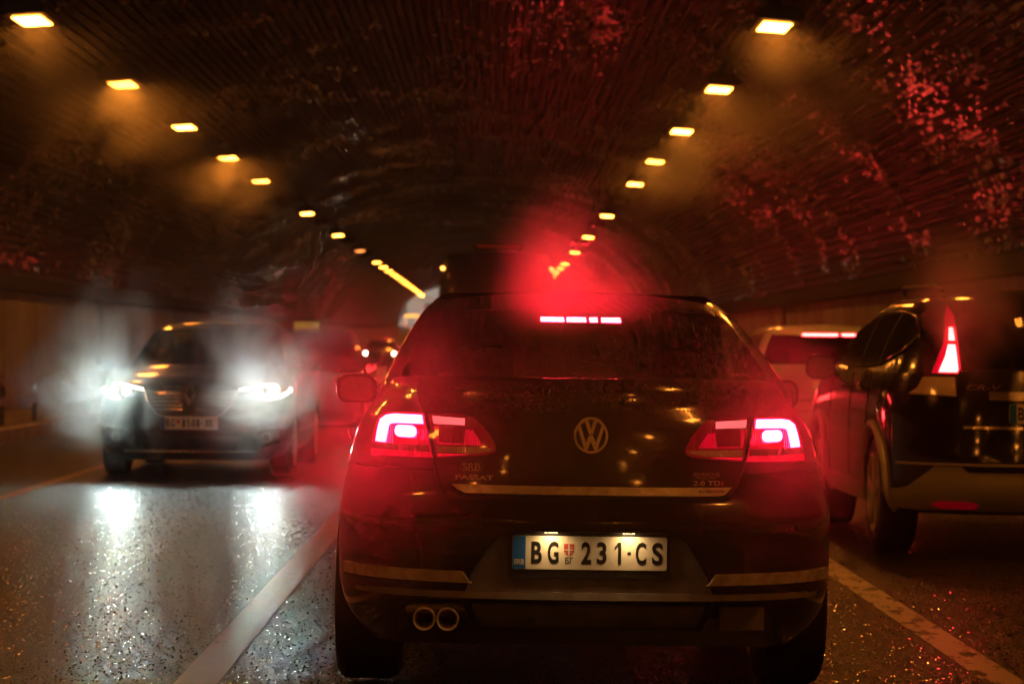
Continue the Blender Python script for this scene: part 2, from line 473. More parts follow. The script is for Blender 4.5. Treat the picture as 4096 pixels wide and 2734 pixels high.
class Shell:
    """a car body as stacked plan outlines. The end that faces the camera is at y = 0. rows: (z, near y, half width, near corner length, corner power, far y)"""
    def __init__(s, rows, ryf=0.5, pf=2.6, kz=None, zref=0.5):
        zs = [r[0] for r in rows]; s.z0, s.z1 = zs[0], zs[-1]; s.zs = zs
        s.c = [pchip(zs, [r[k] for r in rows]) for k in range(1, 6)]
        s.ryf, s.pf, s.kz, s.zref = ryf, pf, kz, zref
    def near(s, x, z):
        yr, hw, ry, p, yf = (c(z) for c in s.c)
        t = min(abs(x) / hw, 0.9995)
        return yr + ry * (1 - (1 - t ** p) ** (1 / p))
    def side(s, y, z):
        yr, hw, ry, p, yf = (c(z) for c in s.c)
        if y >= yr + ry: return hw
        t = max(0.0, 1 - (y - yr) / ry)
        return hw * (1 - t ** p) ** (1 / p)
    def near_fn(s):
        def fn(x, z):
            e = 0.004
            P = Vector((x, s.near(x, z), z))
            a = Vector((2 * e, s.near(x + e, z) - s.near(x - e, z), 0)); b = Vector((0, s.near(x, z + e) - s.near(x, z - e), 2 * e))
            n = a.cross(b).normalized()
            if n.y > 0: n = -n
            return P, n
        return fn
    def side_fn(s, sign):
        def fn(y, z):
            e = 0.004
            P = Vector((sign * s.side(y, z), y, z))
            a = Vector((sign * (s.side(y + e, z) - s.side(y - e, z)), 2 * e, 0)); b = Vector((sign * (s.side(y, z + e) - s.side(y, z - e)), 0, 2 * e))
            n = a.cross(b).normalized()
            if n.x * sign < 0: n = -n
            return P, n
        return fn
    def half(s, z, A, S, B):
        yr, hw, ry, p, yf = (c(z) for c in s.c)
        out = []
        for a in A:
            a = math.radians(a)
            out.append((hw * max(0, math.sin(a)) ** (2 / p), yr + ry * (1 - max(0, math.cos(a)) ** (2 / p))))
        y0, y1 = yr + ry, yf - s.ryf
        for t in S: out.append((hw, y0 + (y1 - y0) * t))
        for b in B:
            b = math.radians(b)
            out.append((hw * max(0, math.sin(b)) ** (2 / s.pf), yf - s.ryf * (1 - max(0, math.cos(b)) ** (2 / s.pf))))
        return out
    def grid(s, levels, A, S, B, crown=0.03, bottom=True, pick=None):
        """pick(level index, half index) -> bucket name; returns {bucket: (verts, faces)} sharing nothing"""
        M = len(A) + len(S) + len(B); R = 2 * M - 2; V = []
        for z in levels:
            h = s.half(z, A, S, B); h[0] = (0.0, h[0][1]); h[-1] = (0.0, h[-1][1])
            ring = h + [(-x, y) for x, y in reversed(h[1:-1])]
            for x, y in ring:
                zz = z
                if s.kz and z > s.zref: zz = s.zref + (z - s.zref) * s.kz(y)
                V.append((x, y, zz))
        F = {}
        for j in range(len(levels) - 1):
            for i in range(R):
                hi = i if i < M - 1 else R - 1 - i
                side = 1 if i < M - 1 else -1
                q = (j * R + i, j * R + (i + 1) % R, (j + 1) * R + (i + 1) % R, (j + 1) * R + i)
                F.setdefault(pick(j, hi, side) if pick else 'body', []).append(q)
        def cap(j, lift, key):
            base = j * R
            mid = {}
            for i in range(1, M - 1):
                a = V[base + i]; mid[i] = len(V); V.append((0, a[1], a[2] + lift * (abs(a[0]) / 0.8) ** 1.5))
            Rr = lambda i: base + i
            Ll = lambda i: base + (R - i) % R
            lst = F.setdefault(key, [])
            lst.append((Rr(0), Rr(1), mid[1])); lst.append((Rr(0), mid[1], Ll(1)))
            for i in range(1, M - 2):
                lst.append((Rr(i), Rr(i + 1), mid[i + 1], mid[i])); lst.append((mid[i], mid[i + 1], Ll(i + 1), Ll(i)))
            lst.append((Rr(M - 2), Rr(M - 1), mid[M - 2])); lst.append((mid[M - 2], Rr(M - 1), Ll(M - 2)))
        cap(len(levels) - 1, crown, 'body')
        if bottom: cap(0, 0.0, 'body')
        out = {}
        for k, fs in F.items():
            used = {}; vv = []; ff = []
            for q in fs:
                g = []
                for i in q:
                    if i not in used: used[i] = len(vv); vv.append(V[i])
                    g.append(used[i])
                ff.append(tuple(g))
            out[k] = (vv, ff)
        return out

def lin(a, b, n): return [a + (b - a) * i / (n - 1) for i in range(n)]
def levels_between(rows, step=0.03):
    zs = [r[0] for r in rows]; out = []
    for a, b in zip(zs, zs[1:]):
        k = max(1, int((b - a) / step + 0.5)); out += [a + (b - a) * i / k for i in range(k)]
    return out + [zs[-1]]

A_BODY = lin(0, 90, 26); S_BODY = lin(0, 1, 18)[1:]; B_BODY = lin(90, 0, 14)[1:]

def body_mesh(parent, shell, rows, m, crown=0.03, name='body', cutters=()):
    g = shell.grid(levels_between(rows), A_BODY, S_BODY, B_BODY, crown)
    v, f = g['body']
    o = obj(name, v, f, m, parent)
    if cutters: cut(o, list(cutters))
    o.data.shade_smooth(); o.data.set_sharp_from_angle(angle=math.radians(38))
    return o

def cyl_cutter(y, z, r, hw, depth=0.3):
    out = []
    for s in (-1, 1):
        x0, x1 = sorted((s * (hw - depth), s * (hw + 0.2)))
        b = MB(); n = 32
        v = [(x, y + r * math.cos(2 * PI * k / n), z + r * math.sin(2 * PI * k / n)) for x in (x0, x1) for k in range(n)]
        f = [(k, (k + 1) % n, n + (k + 1) % n, n + k) for k in range(n)] + [tuple(range(n)), tuple(n + k for k in range(n))]
        b.add(v, f)
        out.append(b.build('cutter', 'gap_black'))
    return out

def prism_cutter(poly, y0, y1):
    n = len(poly)
    v = [(x, y0, z) for x, z in poly] + [(x, y1, z) for x, z in poly]
    f = [(k, (k + 1) % n, n + (k + 1) % n, n + k) for k in range(n)] + [tuple(range(n)), tuple(n + k for k in range(n))]
    return obj('cutter', v, f, 'gap_black')

def wheel(parent, x, y, r, width, side, spokes=5, rim_mat='alloy'):
    """side = -1 left, 1 right; x is the outer face"""
    w = width; o = side
    pr = [(-w, r * 0.62), (-w, r * 0.90), (-w * 0.93, r * 0.97), (-w * 0.8, r), (-w * 0.2, r), (-w * 0.07, r * 0.97), (0, r * 0.9), (0.004, r * 0.78), (-0.01, r * 0.66), (-0.03, r * 0.62)]
    pr = pr + [pr[0]]
    t = MB().lathe_x([(x + o * px, rr) for px, rr in pr], 36, 0, y, r).build('wheel', 'rubber', parent, 50)
    rm = MB().lathe_x([(x + o * px, rr) for px, rr in ((-0.07, r * 0.1), (-0.07, r * 0.6), (-0.005, r * 0.62), (0.008, r * 0.65), (0.008, r * 0.68), (-0.02, r * 0.70))], 36, 0, y, r)
    for k in range(spokes):
        a = 2 * PI * k / spokes + 0.3
        ca, sa = math.cos(a), math.sin(a); wi, wo = 0.042, 0.03
        v = []
        for (rad, hw_, dx) in ((r * 0.08, wi, 0.002), (r * 0.63, wo, 0.009)):
            for dd in (0, -0.04):
                for q in (-1, 1):
                    v.append((x + o * (dx + dd), y + ca * rad - sa * hw_ * q, r + sa * rad + ca * hw_ * q))
        rm.add(v, [(0, 1, 5, 4), (2, 6, 7, 3), (0, 4, 6, 2), (1, 3, 7, 5), (0, 2, 3, 1), (4, 5, 7, 6)])
    rm.lathe_x([(x + o * px, rr) for px, rr in ((-0.04, r * 0.19), (0.010, r * 0.17), (0.016, r * 0.08), (0.016, 0.001))], 20, 0, y, r)
    rm.build('rim', rim_mat, t, 40)
    return t

def cabin(parent, rows, aG, zb, zt, paint, glass_near, glass_side, glass_far, kz=None, ryf=0.45, pf=2.6, pillar=(0.42, 0.52), holes_side=True, crown=0.035, bF=62, end_side=(0.02, 0.98)):
    sh = Shell(rows, ryf, pf)
    lv = sorted(set(levels_between(rows, 0.035) + [zb, zt]))
    A = sorted(set(lin(0, 90, 22) + [aG]))
    S = sorted(set(lin(0, 1, 13)[1:] + list(pillar) + list(end_side)))
    B = sorted(set(lin(90, 0, 16)[1:] + [bF]), reverse=True)
    nA, nS = len(A), len(S)
    def pick(j, hi, side):
        z = (lv[j] + lv[j + 1]) / 2
        if not (zb < z < zt): return 'body'
        if hi < nA - 1:
            return 'near' if A[hi + 1] <= aG + 1e-6 else 'body'
        if hi < nA + nS - 1:
            t0 = S[hi - nA] if hi >= nA else 0.0
            t1 = S[hi - nA + 1]
            tm = (t0 + t1) / 2
            if not holes_side: return 'body'
            if tm < end_side[0] or tm > end_side[1] or pillar[0] <= tm <= pillar[1]: return 'body'
            return ('sideA' if tm < pillar[0] else 'sideB') + ('R' if side > 0 else 'L')
        b0 = B[hi - nA - nS] if hi - nA - nS >= 0 else 90
        return 'far' if b0 <= bF + 1e-6 else 'body'
    g = sh.grid(lv, A, S, B, crown, False, pick)
    roof = obj('cabin_shell', *g['body'], paint, parent, 40)
    for key, nm, gm in (('near', glass_near[0], glass_near[1]), ('far', glass_far[0], glass_far[1])):
        if key in g: obj(nm, *g[key], gm, parent, 60)
    for key in g:
        if key.startswith('side'): obj('side_window', *g[key], glass_side, parent, 60)
    return sh

# ================================================================ the tunnel
AX, HALF, SPRING, RISE_V = -0.95, 6.4, 2.1, 3.75
Y0, Y1, YB, YE = -190.0, 372.0, 115.0, 372.0
def bend(y): return -16.0 * (max(0.0, -15 - y) / 105) ** 2 if y < YB else -5.5 * ((min(y, YE) - YB) / (YE - YB)) ** 2 - max(0, y - YE) * 0.0428  # the bend behind the camera is added to keep sky light out
def rise(y): return 0.0 if y < YB else 3.4 * ((min(y, YE) - YB) / (YE - YB)) ** 2
def stations(a, b, step=6.0):
    n = max(1, int((b - a) / step + 0.5)); return [a + (b - a) * i / n for i in range(n + 1)]
def sheet(name, x0, x1, y0, y1, z, m, parent=None, step=8.0):
    v = []; f = []
    for k, y in enumerate(stations(y0, y1, step)):
        v += [(x0 + bend(y), y, z + rise(y)), (x1 + bend(y), y, z + rise(y))]
        if k: f.append((2 * k - 2, 2 * k - 1, 2 * k + 1, 2 * k))
    return obj(name, v, f, m, parent)
def sweep(name, prof, y0, y1, m, parent=None, step=8.0, smooth=None):
    """closed (x, z) profile run along the tunnel"""
    n = len(prof); v = []; f = []; st = stations(y0, y1, step)
    for k, y in enumerate(st):
        v += [(x + bend(y), y, z + rise(y)) for x, z in prof]
        if k: f += [((k - 1) * n + i, (k - 1) * n + (i + 1) % n, k * n + (i + 1) % n, k * n + i) for i in range(n)]
    f += [tuple(range(n)), tuple((len(st) - 1) * n + i for i in range(n))]
    return obj(name, v, f, m, parent, smooth)

KL, KR = -5.95, 5.0
road = tag(sheet('road', KL - 0.05, KR + 0.05, Y0, Y1 + 90, 0.0, 'wet_asphalt'), kind='structure')
ground = tag(obj('ground', [(-700, Y1 + 2, 3.36), (700, Y1 + 2, 3.36), (700, 1500, 3.36), (-700, 1500, 3.36)], [(0, 1, 2, 3)], 'wet_asphalt'), kind='structure')
tag(sheet('lane_marking', -1.16, -1.0, 4, Y1, 0.004, 'road_paint'), kind='structure')
tag(sheet('lane_marking', 1.85, 2.0, 4, Y1, 0.004, 'road_paint_worn'), kind='structure')
tag(sheet('lane_marking', -3.96, -3.84, 4, Y1, 0.004, 'road_paint_orange'), kind='structure')
tag(sweep('walkway', [(KL, -0.05), (KL, 0.16), (KL - 0.02, 0.18), (-7.36, 0.19), (-7.36, -0.05)], Y0, Y1, 'kerb_paint'), kind='structure')
tag(sweep('walkway', [(KR, -0.05), (KR, 0.16), (KR + 0.02, 0.18), (5.46, 0.19), (5.46, -0.05)], Y0, Y1, 'kerb_paint'), kind='structure')

tunnel = tag(empty('tunnel', (0, 0, 0)), 'long vaulted road tunnel with ribbed metal ceiling and concrete walls', 'tunnel')
def arch(th, r=0.0): return (AX + (HALF + r) * math.cos(th), SPRING + (RISE_V + r) * math.sin(th))
# table of angles equally spaced along the arc
_t = [PI * i / 2000 for i in range(2001)]; _s = [0.0]
for a, b in zip(_t, _t[1:]):
    p, q = arch(a), arch(b); _s.append(_s[-1] + math.hypot(q[0] - p[0], q[1] - p[1]))
def at_arc(s):
    s = min(max(s, 0), _s[-1]); lo, hi = 0, 2000
    while hi - lo > 1:
        mid = (lo + hi) // 2
        if _s[mid] <= s: lo = mid
        else: hi = mid
    return _t[lo] + (_t[hi] - _t[lo]) * (s - _s[lo]) / max(1e-9, _s[hi] - _s[lo])
ARC = _s[-1]; NSEC = 16; RIBS = 8
def rib_profile(s0, s1, ribs, depth):
    """points of a corrugated strip from arc length s0 to s1"""
    out = []; w = (s1 - s0) / ribs
    for k in range(ribs):
        for t, d in ((0.0, 0), (0.30, 0), (0.42, 1), (0.88, 1)):
            out.append(arch(at_arc(s0 + (k + t) * w), -0.02 - depth * d))
    out.append(arch(at_arc(s1), -0.02))
    return out
# smooth concrete shell behind the cladding
outer = [arch(PI * i / 40, 0.35) for i in range(41)] + [arch(PI * (40 - i) / 40, 0.05) for i in range(41)]
sweep('vault_shell', outer, Y0, Y1, 'concrete', tunnel, 8.0, 40)
# corrugated cladding: single panels on the straight near stretch, one sheet beyond and behind
JOINTS = [21.8 + 13.4 * k for k in range(7)]
def strip_mesh(prof, y0, y1, step):
    st = stations(y0, y1, step); n = len(prof); v = []; f = []
    for k, y in enumerate(st):
        v += [(x + bend(y), y, z + rise(y)) for x, z in prof]
        if k: f += [((k - 1) * n + i, (k - 1) * n + i + 1, k * n + i + 1, k * n + i) for i in range(n - 1)]
    return v, f
for sec in range(NSEC):
    s0, s1 = ARC * sec / NSEC + 0.004, ARC * (sec + 1) / NSEC - 0.004
    v, f = strip_mesh(rib_profile(s0, s1, RIBS, 0.05), 0.02, 13.38, 20)
    first = None
    for jy in JOINTS[:-1]:
        if first is None:
            first = obj('panel', v, f, 'vault_metal', tunnel); o = first
        else:
            o = first.copy(); C.objects.link(o)
        o.location = (random.uniform(-0.004, 0.004), jy, random.uniform(-0.012, 0.006))
full = []
for sec in range(NSEC):
    full += rib_profile(ARC * sec / NSEC, ARC * (sec + 1) / NSEC, RIBS, 0.05)
for a, b in ((Y0, JOINTS[0]), (JOINTS[-1], Y1)):
    v, f = strip_mesh(full, a, b, 11.0)
    tag(obj('cladding', v, f, 'vault_metal', tunnel), kind='stuff')
# transverse joint straps between bays
for jy in JOINTS:
    prof_o = [arch(PI * (i + 0.5) / 61, -0.035) for i in range(61)]; prof_i = [arch(PI * (60 - i + 0.5) / 61, -0.022) for i in range(61)]
    n = 122; pr = prof_o + prof_i
    v = [(x, jy - 0.02, z) for x, z in pr] + [(x, jy + 0.02, z) for x, z in pr]
    f = [(i, (i + 1) % n, n + (i + 1) % n, n + i) for i in range(n)] + [tuple(range(n)), tuple(range(n, 2 * n))]
    obj('joint_strap', v, f, 'dark_duct', tunnel)
# walls: backing plus single panels on the near stretch
for side, xw in ((-1, AX - HALF), (1, AX + HALF)):
    xa, xb = sorted((xw + side * 0.35, xw + side * 0.03))
    sweep('wall', [(xa, -0.1), (xb, -0.1), (xb, 2.15), (xa, 2.15)], Y0, Y1, 'concrete', tunnel)
    pv = MB(); x0, x1 = sorted((xw, xw + side * 0.06))
    pv.box(x0, x1, 0.012, 3.988, 0.2, 2.0)
    first = None
    for k in range(24):
        if first is None: first = pv.build('wall_panel', 'concrete_pale', tunnel); o = first
        else: o = first.copy(); C.objects.link(o)
        o.location = (random.uniform(-0.006, 0.006), 14 + 4 * k, 0)
    x0, x1 = sorted((xw + side * 0.02, xw - side * 0.14))
    sweep('cable_duct', [(x0, 2.02), (x1, 2.02), (x1, 2.24), (x0, 2.24)], Y0, Y1, 'dark_duct', tunnel)
    # drain pipes running down the wall
    for y in (26, 52, 78, 104):
        x = xw - side * 0.05
        MB().tube([(x, y, 0.19), (x, y, 2.02)], 0.045, 10).build('drain_pipe', 'rail_steel', tunnel, 60)
# portal ring at the far mouth
po = [arch(PI * i / 40, 1.2) for i in range(41)] + [arch(PI * (40 - i) / 40, -0.25) for i in range(41)]
n = len(po); v = [(x + bend(Y1), Y1 - 0.2, z + rise(Y1)) for x, z in po] + [(x + bend(Y1), Y1 + 0.8, z + rise(Y1)) for x, z in po]
obj('portal', v, [(i, (i + 1) % n, n + (i + 1) % n, n + i) for i in range(n)] + [tuple(range(n)), tuple(range(n, 2 * n))], 'concrete_pale', tunnel, 40)

# guard rail on the left walkway edge
gr = tag(empty('guard_rail', (-6.15, 20, 0.19)), 'low steel guard rail with posts along the left walkway', 'guard rail')
first = None
for k in range(26):
    if first is None:
        first = MB().box(-0.03, 0.03, -0.03, 0.03, -0.02, 0.62).build('post', 'rail_steel', gr); o = first
    else:
        o = first.copy(); C.objects.link(o)
    o.location = (0, 2.5 * k, 0)
for z in (0.30, 0.55):
    MB().box(0.035, 0.06, -0.3, 62.8, z - 0.06, z + 0.06).build('rail', 'rail_steel', gr)

# ---------------------------------------------------------------- tunnel lamps
ORD = ['first', 'second', 'third', 'fourth', 'fifth', 'sixth', 'seventh', 'eighth', 'ninth', 'tenth', 'eleventh', 'twelfth', 'thirteenth', 'fourteenth', 'fifteenth', 'sixteenth', 'seventeenth', 'eighteenth', 'nineteenth', 'twentieth']
def lamp_proto(side):
    root = empty('tunnel_lamp', (0, 0, 0))
    b = MB(); prof = [(-0.22, 0.0), (0.22, 0.0), (0.25, 0.05), (0.16, 0.16), (-0.16, 0.16), (-0.25, 0.05)]
    v = [(x, y, z) for y in (-0.66, 0.66) for x, z in prof]
    b.add(v, [(i, (i + 1) % 6, 6 + (i + 1) % 6, 6 + i) for i in range(6)] + [tuple(range(6)), tuple(range(6, 12))])
    h = b.build('housing', 'lamp_case', root)
    for yb in (-0.27, 0.27): MB().box(-0.03, 0.03, yb - 0.03, yb + 0.03, 0.161, 0.34).build('bracket', 'lamp_case', root)
    lv = [(x, y, -0.010 - 0.001 * (1 - (x / 0.15) ** 2) * (1 - (y / 0.42) ** 2)) for x in lin(-0.15, 0.15, 3) for y in lin(-0.42, 0.42, 3)]
    lf = [(i * 3 + j, i * 3 + j + 1, (i + 1) * 3 + j + 1, (i + 1) * 3 + j) for i in range(2) for j in range(2)]
    obj('lens', lv, lf, 'lamp_glow', root, 60)
    return root
protos = {}
for side, xl, nm in ((-1, -4.94, 'left'), (1, 2.97, 'right')):
    for k in [*range(12), -1, -2, -3, -4, -5, -6, -7, -8, *range(12, 47)]:
        y = 29.75 + 7.31 * k
        if y > Y1 - 4: break
        if side not in protos: r = lamp_proto(side); protos[side] = r; kids = list(r.children)
        else:
            src = protos[side]; r = src.copy(); C.objects.link(r); kids = []
            for ch in src.children:
                c = ch.copy(); C.objects.link(c); c.parent = r; kids.append(c)
        r.location = (xl + bend(y), y, 4.66 + rise(y))
        r.rotation_euler = (0, side * math.radians(4), 0)
        lens = [c for c in kids if c.name.startswith('lens')][0]
        unlit = k in (5, 7, 9, 11)
        if unlit or k == 10 and side < 0:
            lens.data = lens.data.copy(); lens.data.materials.clear(); lens.data.materials.append(MATS['lamp_off' if unlit else 'lamp_glow_red'])
        if k < 0:
            lab = f'lit amber lamp of the {nm} ceiling row behind the camera'
        elif k < 20:
            lab = f"{'unlit' if unlit else 'lit amber'} tunnel lamp, {ORD[k]} from the camera in the {nm} ceiling row"
        else:
            lab = f"small far lit amber lamp in the {nm} ceiling row where lamps merge towards the exit"
        tag(r, lab, 'lamp', f'lamps of the {nm} ceiling row')

# ---------------------------------------------------------------- street beyond the exit
FY = 430.0
fb = tag(empty('apartment_building', (-12.0, FY, 3.36)), 'pale plastered building facade seen through the tunnel exit', 'building')
fw = MB().box(-24, 24, 0, 12, 0, 15).build('wall', 'facade_pale', fb)
for z in (0.9, 5.0, 9.2, 14.6):
    MB().box(-24.2, 24.2, -0.35, 0.1, z, z + 0.35).build('cornice', 'facade_trim', fb)
wp = None
for row, z in enumerate((2.0, 6.2, 10.6)):
    for k in range(12):
        x = -22 + 4.0 * k
        if wp is None:
            wp = MB().box(-0.75, 0.75, -0.06, 0.05, 0, 2.3).build('window', 'facade_trim', fb)
            pn = MB().box(-0.62, -0.03, -0.09, -0.065, 0.12, 2.18).box(0.03, 0.62, -0.09, -0.065, 0.12, 2.18).build('pane', 'window_dark', wp)
            o = wp
        else:
            o = wp.copy(); C.objects.link(o); q = pn.copy(); C.objects.link(q); q.parent = o
        o.location = (x, 0, z)
sg = tag(MB().box(-0.55, 0.55, -0.06, 0.06, 0, 1.0).box(-0.06, 0.06, 0.08, 0.16, -2.2, 0.9).build('road_sign', 'sign_blue'), 'blue road sign beyond the tunnel exit', 'sign')
sg.location = (-14.6, 421, 5.56)
sb = tag(MB().box(-1.1, 1.1, -0.1, 0.1, 0, 0.45).box(-1.0, -0.9, -0.05, 0.05, -1.9, 0).box(0.9, 1.0, -0.05, 0.05, -1.9, 0).build('illuminated_sign', 'sign_amber'), 'glowing amber sign board beyond the tunnel exit', 'sign')
sb.location = (-12.4, 422, 5.26)

# ================================================================ vehicles
def number_plate(parent, fn, cx, cz, parts, holder_text=None, w=0.52, h=0.112, off=0.0, holder=True):
    """parts: list of (text, centre x in plate widths, width, height) for the black characters"""
    root = parent
    hd = None
    if holder:
        hd = conform('plate_holder', rounded(cx - w / 2 - 0.012, cx + w / 2 + 0.012, cz - h / 2 - 0.03, cz + h / 2 + 0.012, 0.012), fn, off, 0.012, 'plastic_black', parent, 0.2)
        off += 0.0125
    pl = conform('number_plate', rounded(cx - w / 2, cx + w / 2, cz - h / 2, cz + h / 2, 0.008), fn, off, 0.003, 'plate_white', parent, 0.2)
    o2 = off + 0.0032
    conform('country_band', [(cx - w / 2 + 0.001, cz - h / 2 + 0.001), (cx - w / 2 + 0.045, cz - h / 2 + 0.001), (cx - w / 2 + 0.045, cz + h / 2 - 0.001), (cx - w / 2 + 0.001, cz + h / 2 - 0.001)], fn, o2, 0.0006, 'plate_blue', pl, 0.2)
    lettering('country_code', 'SRB', fn, cx - w / 2 + 0.023, cz - h / 2 + 0.025, 0.034, 0.019, 'plate_white', pl, 0.0004, o2 + 0.0008, 0.02)
    for t, u, cw, ch in parts:
        if t == '1':
            x1 = cx - w / 2 + u + cw * 0.5; sw_ = 0.0105; zt_, zb_ = cz + ch / 2, cz - ch / 2
            conform('plate_character', [[(x1 - sw_, zb_), (x1, zb_), (x1, zt_), (x1 - sw_, zt_)], [(x1 - sw_, zt_), (x1 - cw, zt_ - 0.016), (x1 - cw, zt_ - 0.028), (x1 - sw_, zt_ - 0.014)]], fn, o2, 0.0008, 'plate_ink', pl, 0)
            continue
        lettering('plate_character', t, fn, cx - w / 2 + u, cz, cw, ch, 'plate_ink', pl, 0.0008, o2, 0.03)
    ux = cx - w / 2 + 0.1905 * w / 0.52
    sh = [(ux - 0.0165, cz + 0.03), (ux + 0.0165, cz + 0.03), (ux + 0.0165, cz + 0.005), (ux + 0.012, cz - 0.004), (ux, cz - 0.011), (ux - 0.012, cz - 0.004), (ux - 0.0165, cz + 0.005)]
    conform('crest', sh, fn, o2, 0.0006, 'plate_red', pl, 0)
    conform('crest_cross', [[(ux - 0.0025, cz - 0.0095), (ux + 0.0025, cz - 0.0095), (ux + 0.0025, cz + 0.029), (ux - 0.0025, cz + 0.029)]], fn, o2 + 0.0008, 0.0004, 'plate_white', pl, 0)
    conform('crest_cross', [[(ux - 0.0155, cz + 0.0085), (ux + 0.0155, cz + 0.0085), (ux + 0.0155, cz + 0.0125), (ux - 0.0155, cz + 0.0125)]], fn, o2 + 0.0014, 0.0004, 'plate_white', pl, 0)
    for sx, sz, ch in ((-1, 1, 'Э'), (1, 1, 'Є'), (-1, -1, 'Э'), (1, -1, 'Є')):
        lettering('crest_fire_steel', ch, fn, ux + sx * 0.0088, cz + 0.0105 + sz * 0.0095, 0.006, 0.008, 'plate_white', pl, 0.0004, o2 + 0.0008, 0.01)
    lettering('plate_letters', 'БГ', fn, ux + 0.001, cz - 0.026, 0.026, 0.021, 'plate_ink', pl, 0.0006, o2, 0.012)
    if holder_text and hd:
        lettering('holder_lettering', holder_text, fn, cx, cz - h / 2 - 0.016, 0.31, 0.014, 'letter_dark', hd, 0.0008, off)
    return pl

def flat_fn(y, tilt=0.0):
    n = Vector((0, -1, math.sin(tilt))).normalized()
    return lambda x, z: (Vector((x, y, z)), n)

# ---------------------------------------------------------------- the dark saloon straight ahead (rear view)
car = empty('saloon_car', (0.325, 9.34, 0), (0, math.radians(0.35), 0))
tag(car, 'dark wet saloon with lit brake lights and plate BG 231-CS, straight ahead', 'car')
def P_kz(y):
    return pchip([0, 0.9, 1.6, 3.4, 4.3, 4.8], [1, 1, 0.86, 0.80, 0.62, 0.42])(y)
PR = [(0.21, 0.20, 0.80, 0.62, 2.7, 4.72), (0.27, 0.13, 0.855, 0.66, 2.7, 4.75), (0.34, 0.06, 0.885, 0.70, 2.8, 4.77), (0.42, 0.02, 0.90, 0.72, 2.8, 4.77),
      (0.52, 0.0, 0.905, 0.74, 2.8, 4.77), (0.645, -0.022, 0.905, 0.76, 2.8, 4.76), (0.662, -0.020, 0.905, 0.76, 2.8, 4.76), (0.676, -0.006, 0.904, 0.77, 2.8, 4.75), (0.715, 0.03, 0.90, 0.78, 2.8, 4.74),
      (0.74, 0.045, 0.895, 0.78, 2.8, 4.73), (0.80, 0.055, 0.885, 0.80, 2.75, 4.71), (0.90, 0.066, 0.865, 0.82, 2.7, 4.67), (0.985, 0.082, 0.83, 0.86, 2.6, 4.62),
      (1.0, 0.090, 0.82, 0.88, 2.6, 4.60), (1.05, 0.112, 0.785, 0.92, 2.5, 4.55), (1.10, 0.118, 0.755, 0.95, 2.45, 4.48), (1.122, 0.128, 0.74, 0.97, 2.4, 4.45), (1.132, 0.150, 0.72, 0.98, 2.4, 4.40)]
PR = [(z, yr, hw * 0.967, ry, p, yf) for z, yr, hw, ry, p, yf in PR]
PS = Shell(PR, 0.7, 2.5, P_kz, 0.5)
recess = [(-0.425, 0.40), (0.425, 0.40), (0.405, 0.475), (0.335, 0.585), (0.305, 0.618), (0.27, 0.63), (-0.27, 0.63), (-0.305, 0.618), (-0.335, 0.585), (-0.405, 0.475)]
cuts = cyl_cutter(1.08, 0.33, 0.365, 0.90) + cyl_cutter(3.79, 0.33, 0.365, 0.90)
cuts.append(prism_cutter(recess, -0.3, 0.062))
cuts.append(prism_cutter([(-0.66, 0.10), (0.66, 0.10), (0.66, 0.30), (0.60, 0.372), (0.53, 0.388), (-0.53, 0.388), (-0.60, 0.372), (-0.66, 0.30)], -0.3, 0.36))
body_mesh(car, PS, PR, 'paint_black', 0.02, cutters=cuts)
pf = PS.near_fn()
# licence recess floor, lip and diffuser
conform('recess_panel', [(-0.42, 0.405), (0.42, 0.405), (0.398, 0.475), (0.33, 0.582), (0.30, 0.612), (0.27, 0.622), (-0.27, 0.622), (-0.30, 0.612), (-0.33, 0.582), (-0.398, 0.475)], flat_fn(0.061), 0.001, 0.006, 'plastic_wet', car, 0.1)
MB().tube([(x, 0.062 - 0.03 if 0 else pf(x, z)[0].y + 0.012, z) for x, z in [(-0.43, 0.43)] + recess[9:4:-1] + recess[4:1:-1] + [(0.43, 0.43)]], 0.007, 8).build('recess_trim', 'plastic_black', car, 60)
lipv = [(x, pf(x, 0.40)[0].y) for x in lin(-0.80, 0.80, 33)]
lp = MB()
for k, (x, y) in enumerate(lipv):
    lp.v += [(x, y - 0.012, 0.395), (x, y + 0.05, 0.395), (x, y + 0.05, 0.418), (x, y - 0.006, 0.418)]
    if k: a = 4 * k; lp.f += [(a - 4 + i, a - 4 + (i + 1) % 4, a + (i + 1) % 4, a + i) for i in range(4)]
lp.f += [(0, 1, 2, 3), tuple(len(lp.v) - 4 + i for i in range(4))]
lp.build('bumper_lip', 'plastic_wet', car)
df = MB()
rowsd = [(0.385, 0.10), (0.375, 0.075), (0.335, 0.085), (0.30, 0.11), (0.285, 0.13), (0.280, 0.20)]
xs_ = lin(-0.40, 0.40, 17)
for j, (z, y) in enumerate(rowsd):
    df.v += [(x * (1 - 0.06 * j / 5 * (1 if abs(x) > 0.3 else 0)), y + 0.10 * x * x, z) for x in xs_]
    if j: df.f += [((j - 1) * 17 + i, (j - 1) * 17 + i + 1, j * 17 + i + 1, j * 17 + i) for i in range(16)]
df.build('diffuser', 'plastic_wet', car, 40)
for s in (-1, 1):
    MB().add([(s * 0.43, 0.06, 0.388), (s * 0.41, 0.06, 0.388), (s * 0.36, 0.10, 0.29), (s * 0.385, 0.10, 0.29), (s * 0.43, 0.25, 0.388), (s * 0.41, 0.25, 0.388), (s * 0.36, 0.25, 0.29), (s * 0.385, 0.25, 0.29)],
             [(0, 1, 2, 3), (4, 7, 6, 5), (0, 4, 5, 1), (1, 5, 6, 2), (2, 6, 7, 3), (3, 7, 4, 0)]).build('diffuser_fin', 'plastic_black', car)
MB().box(0.45, 0.60, 0.14, 0.2, 0.29, 0.37).build('tow_cover', 'plastic_wet', car)
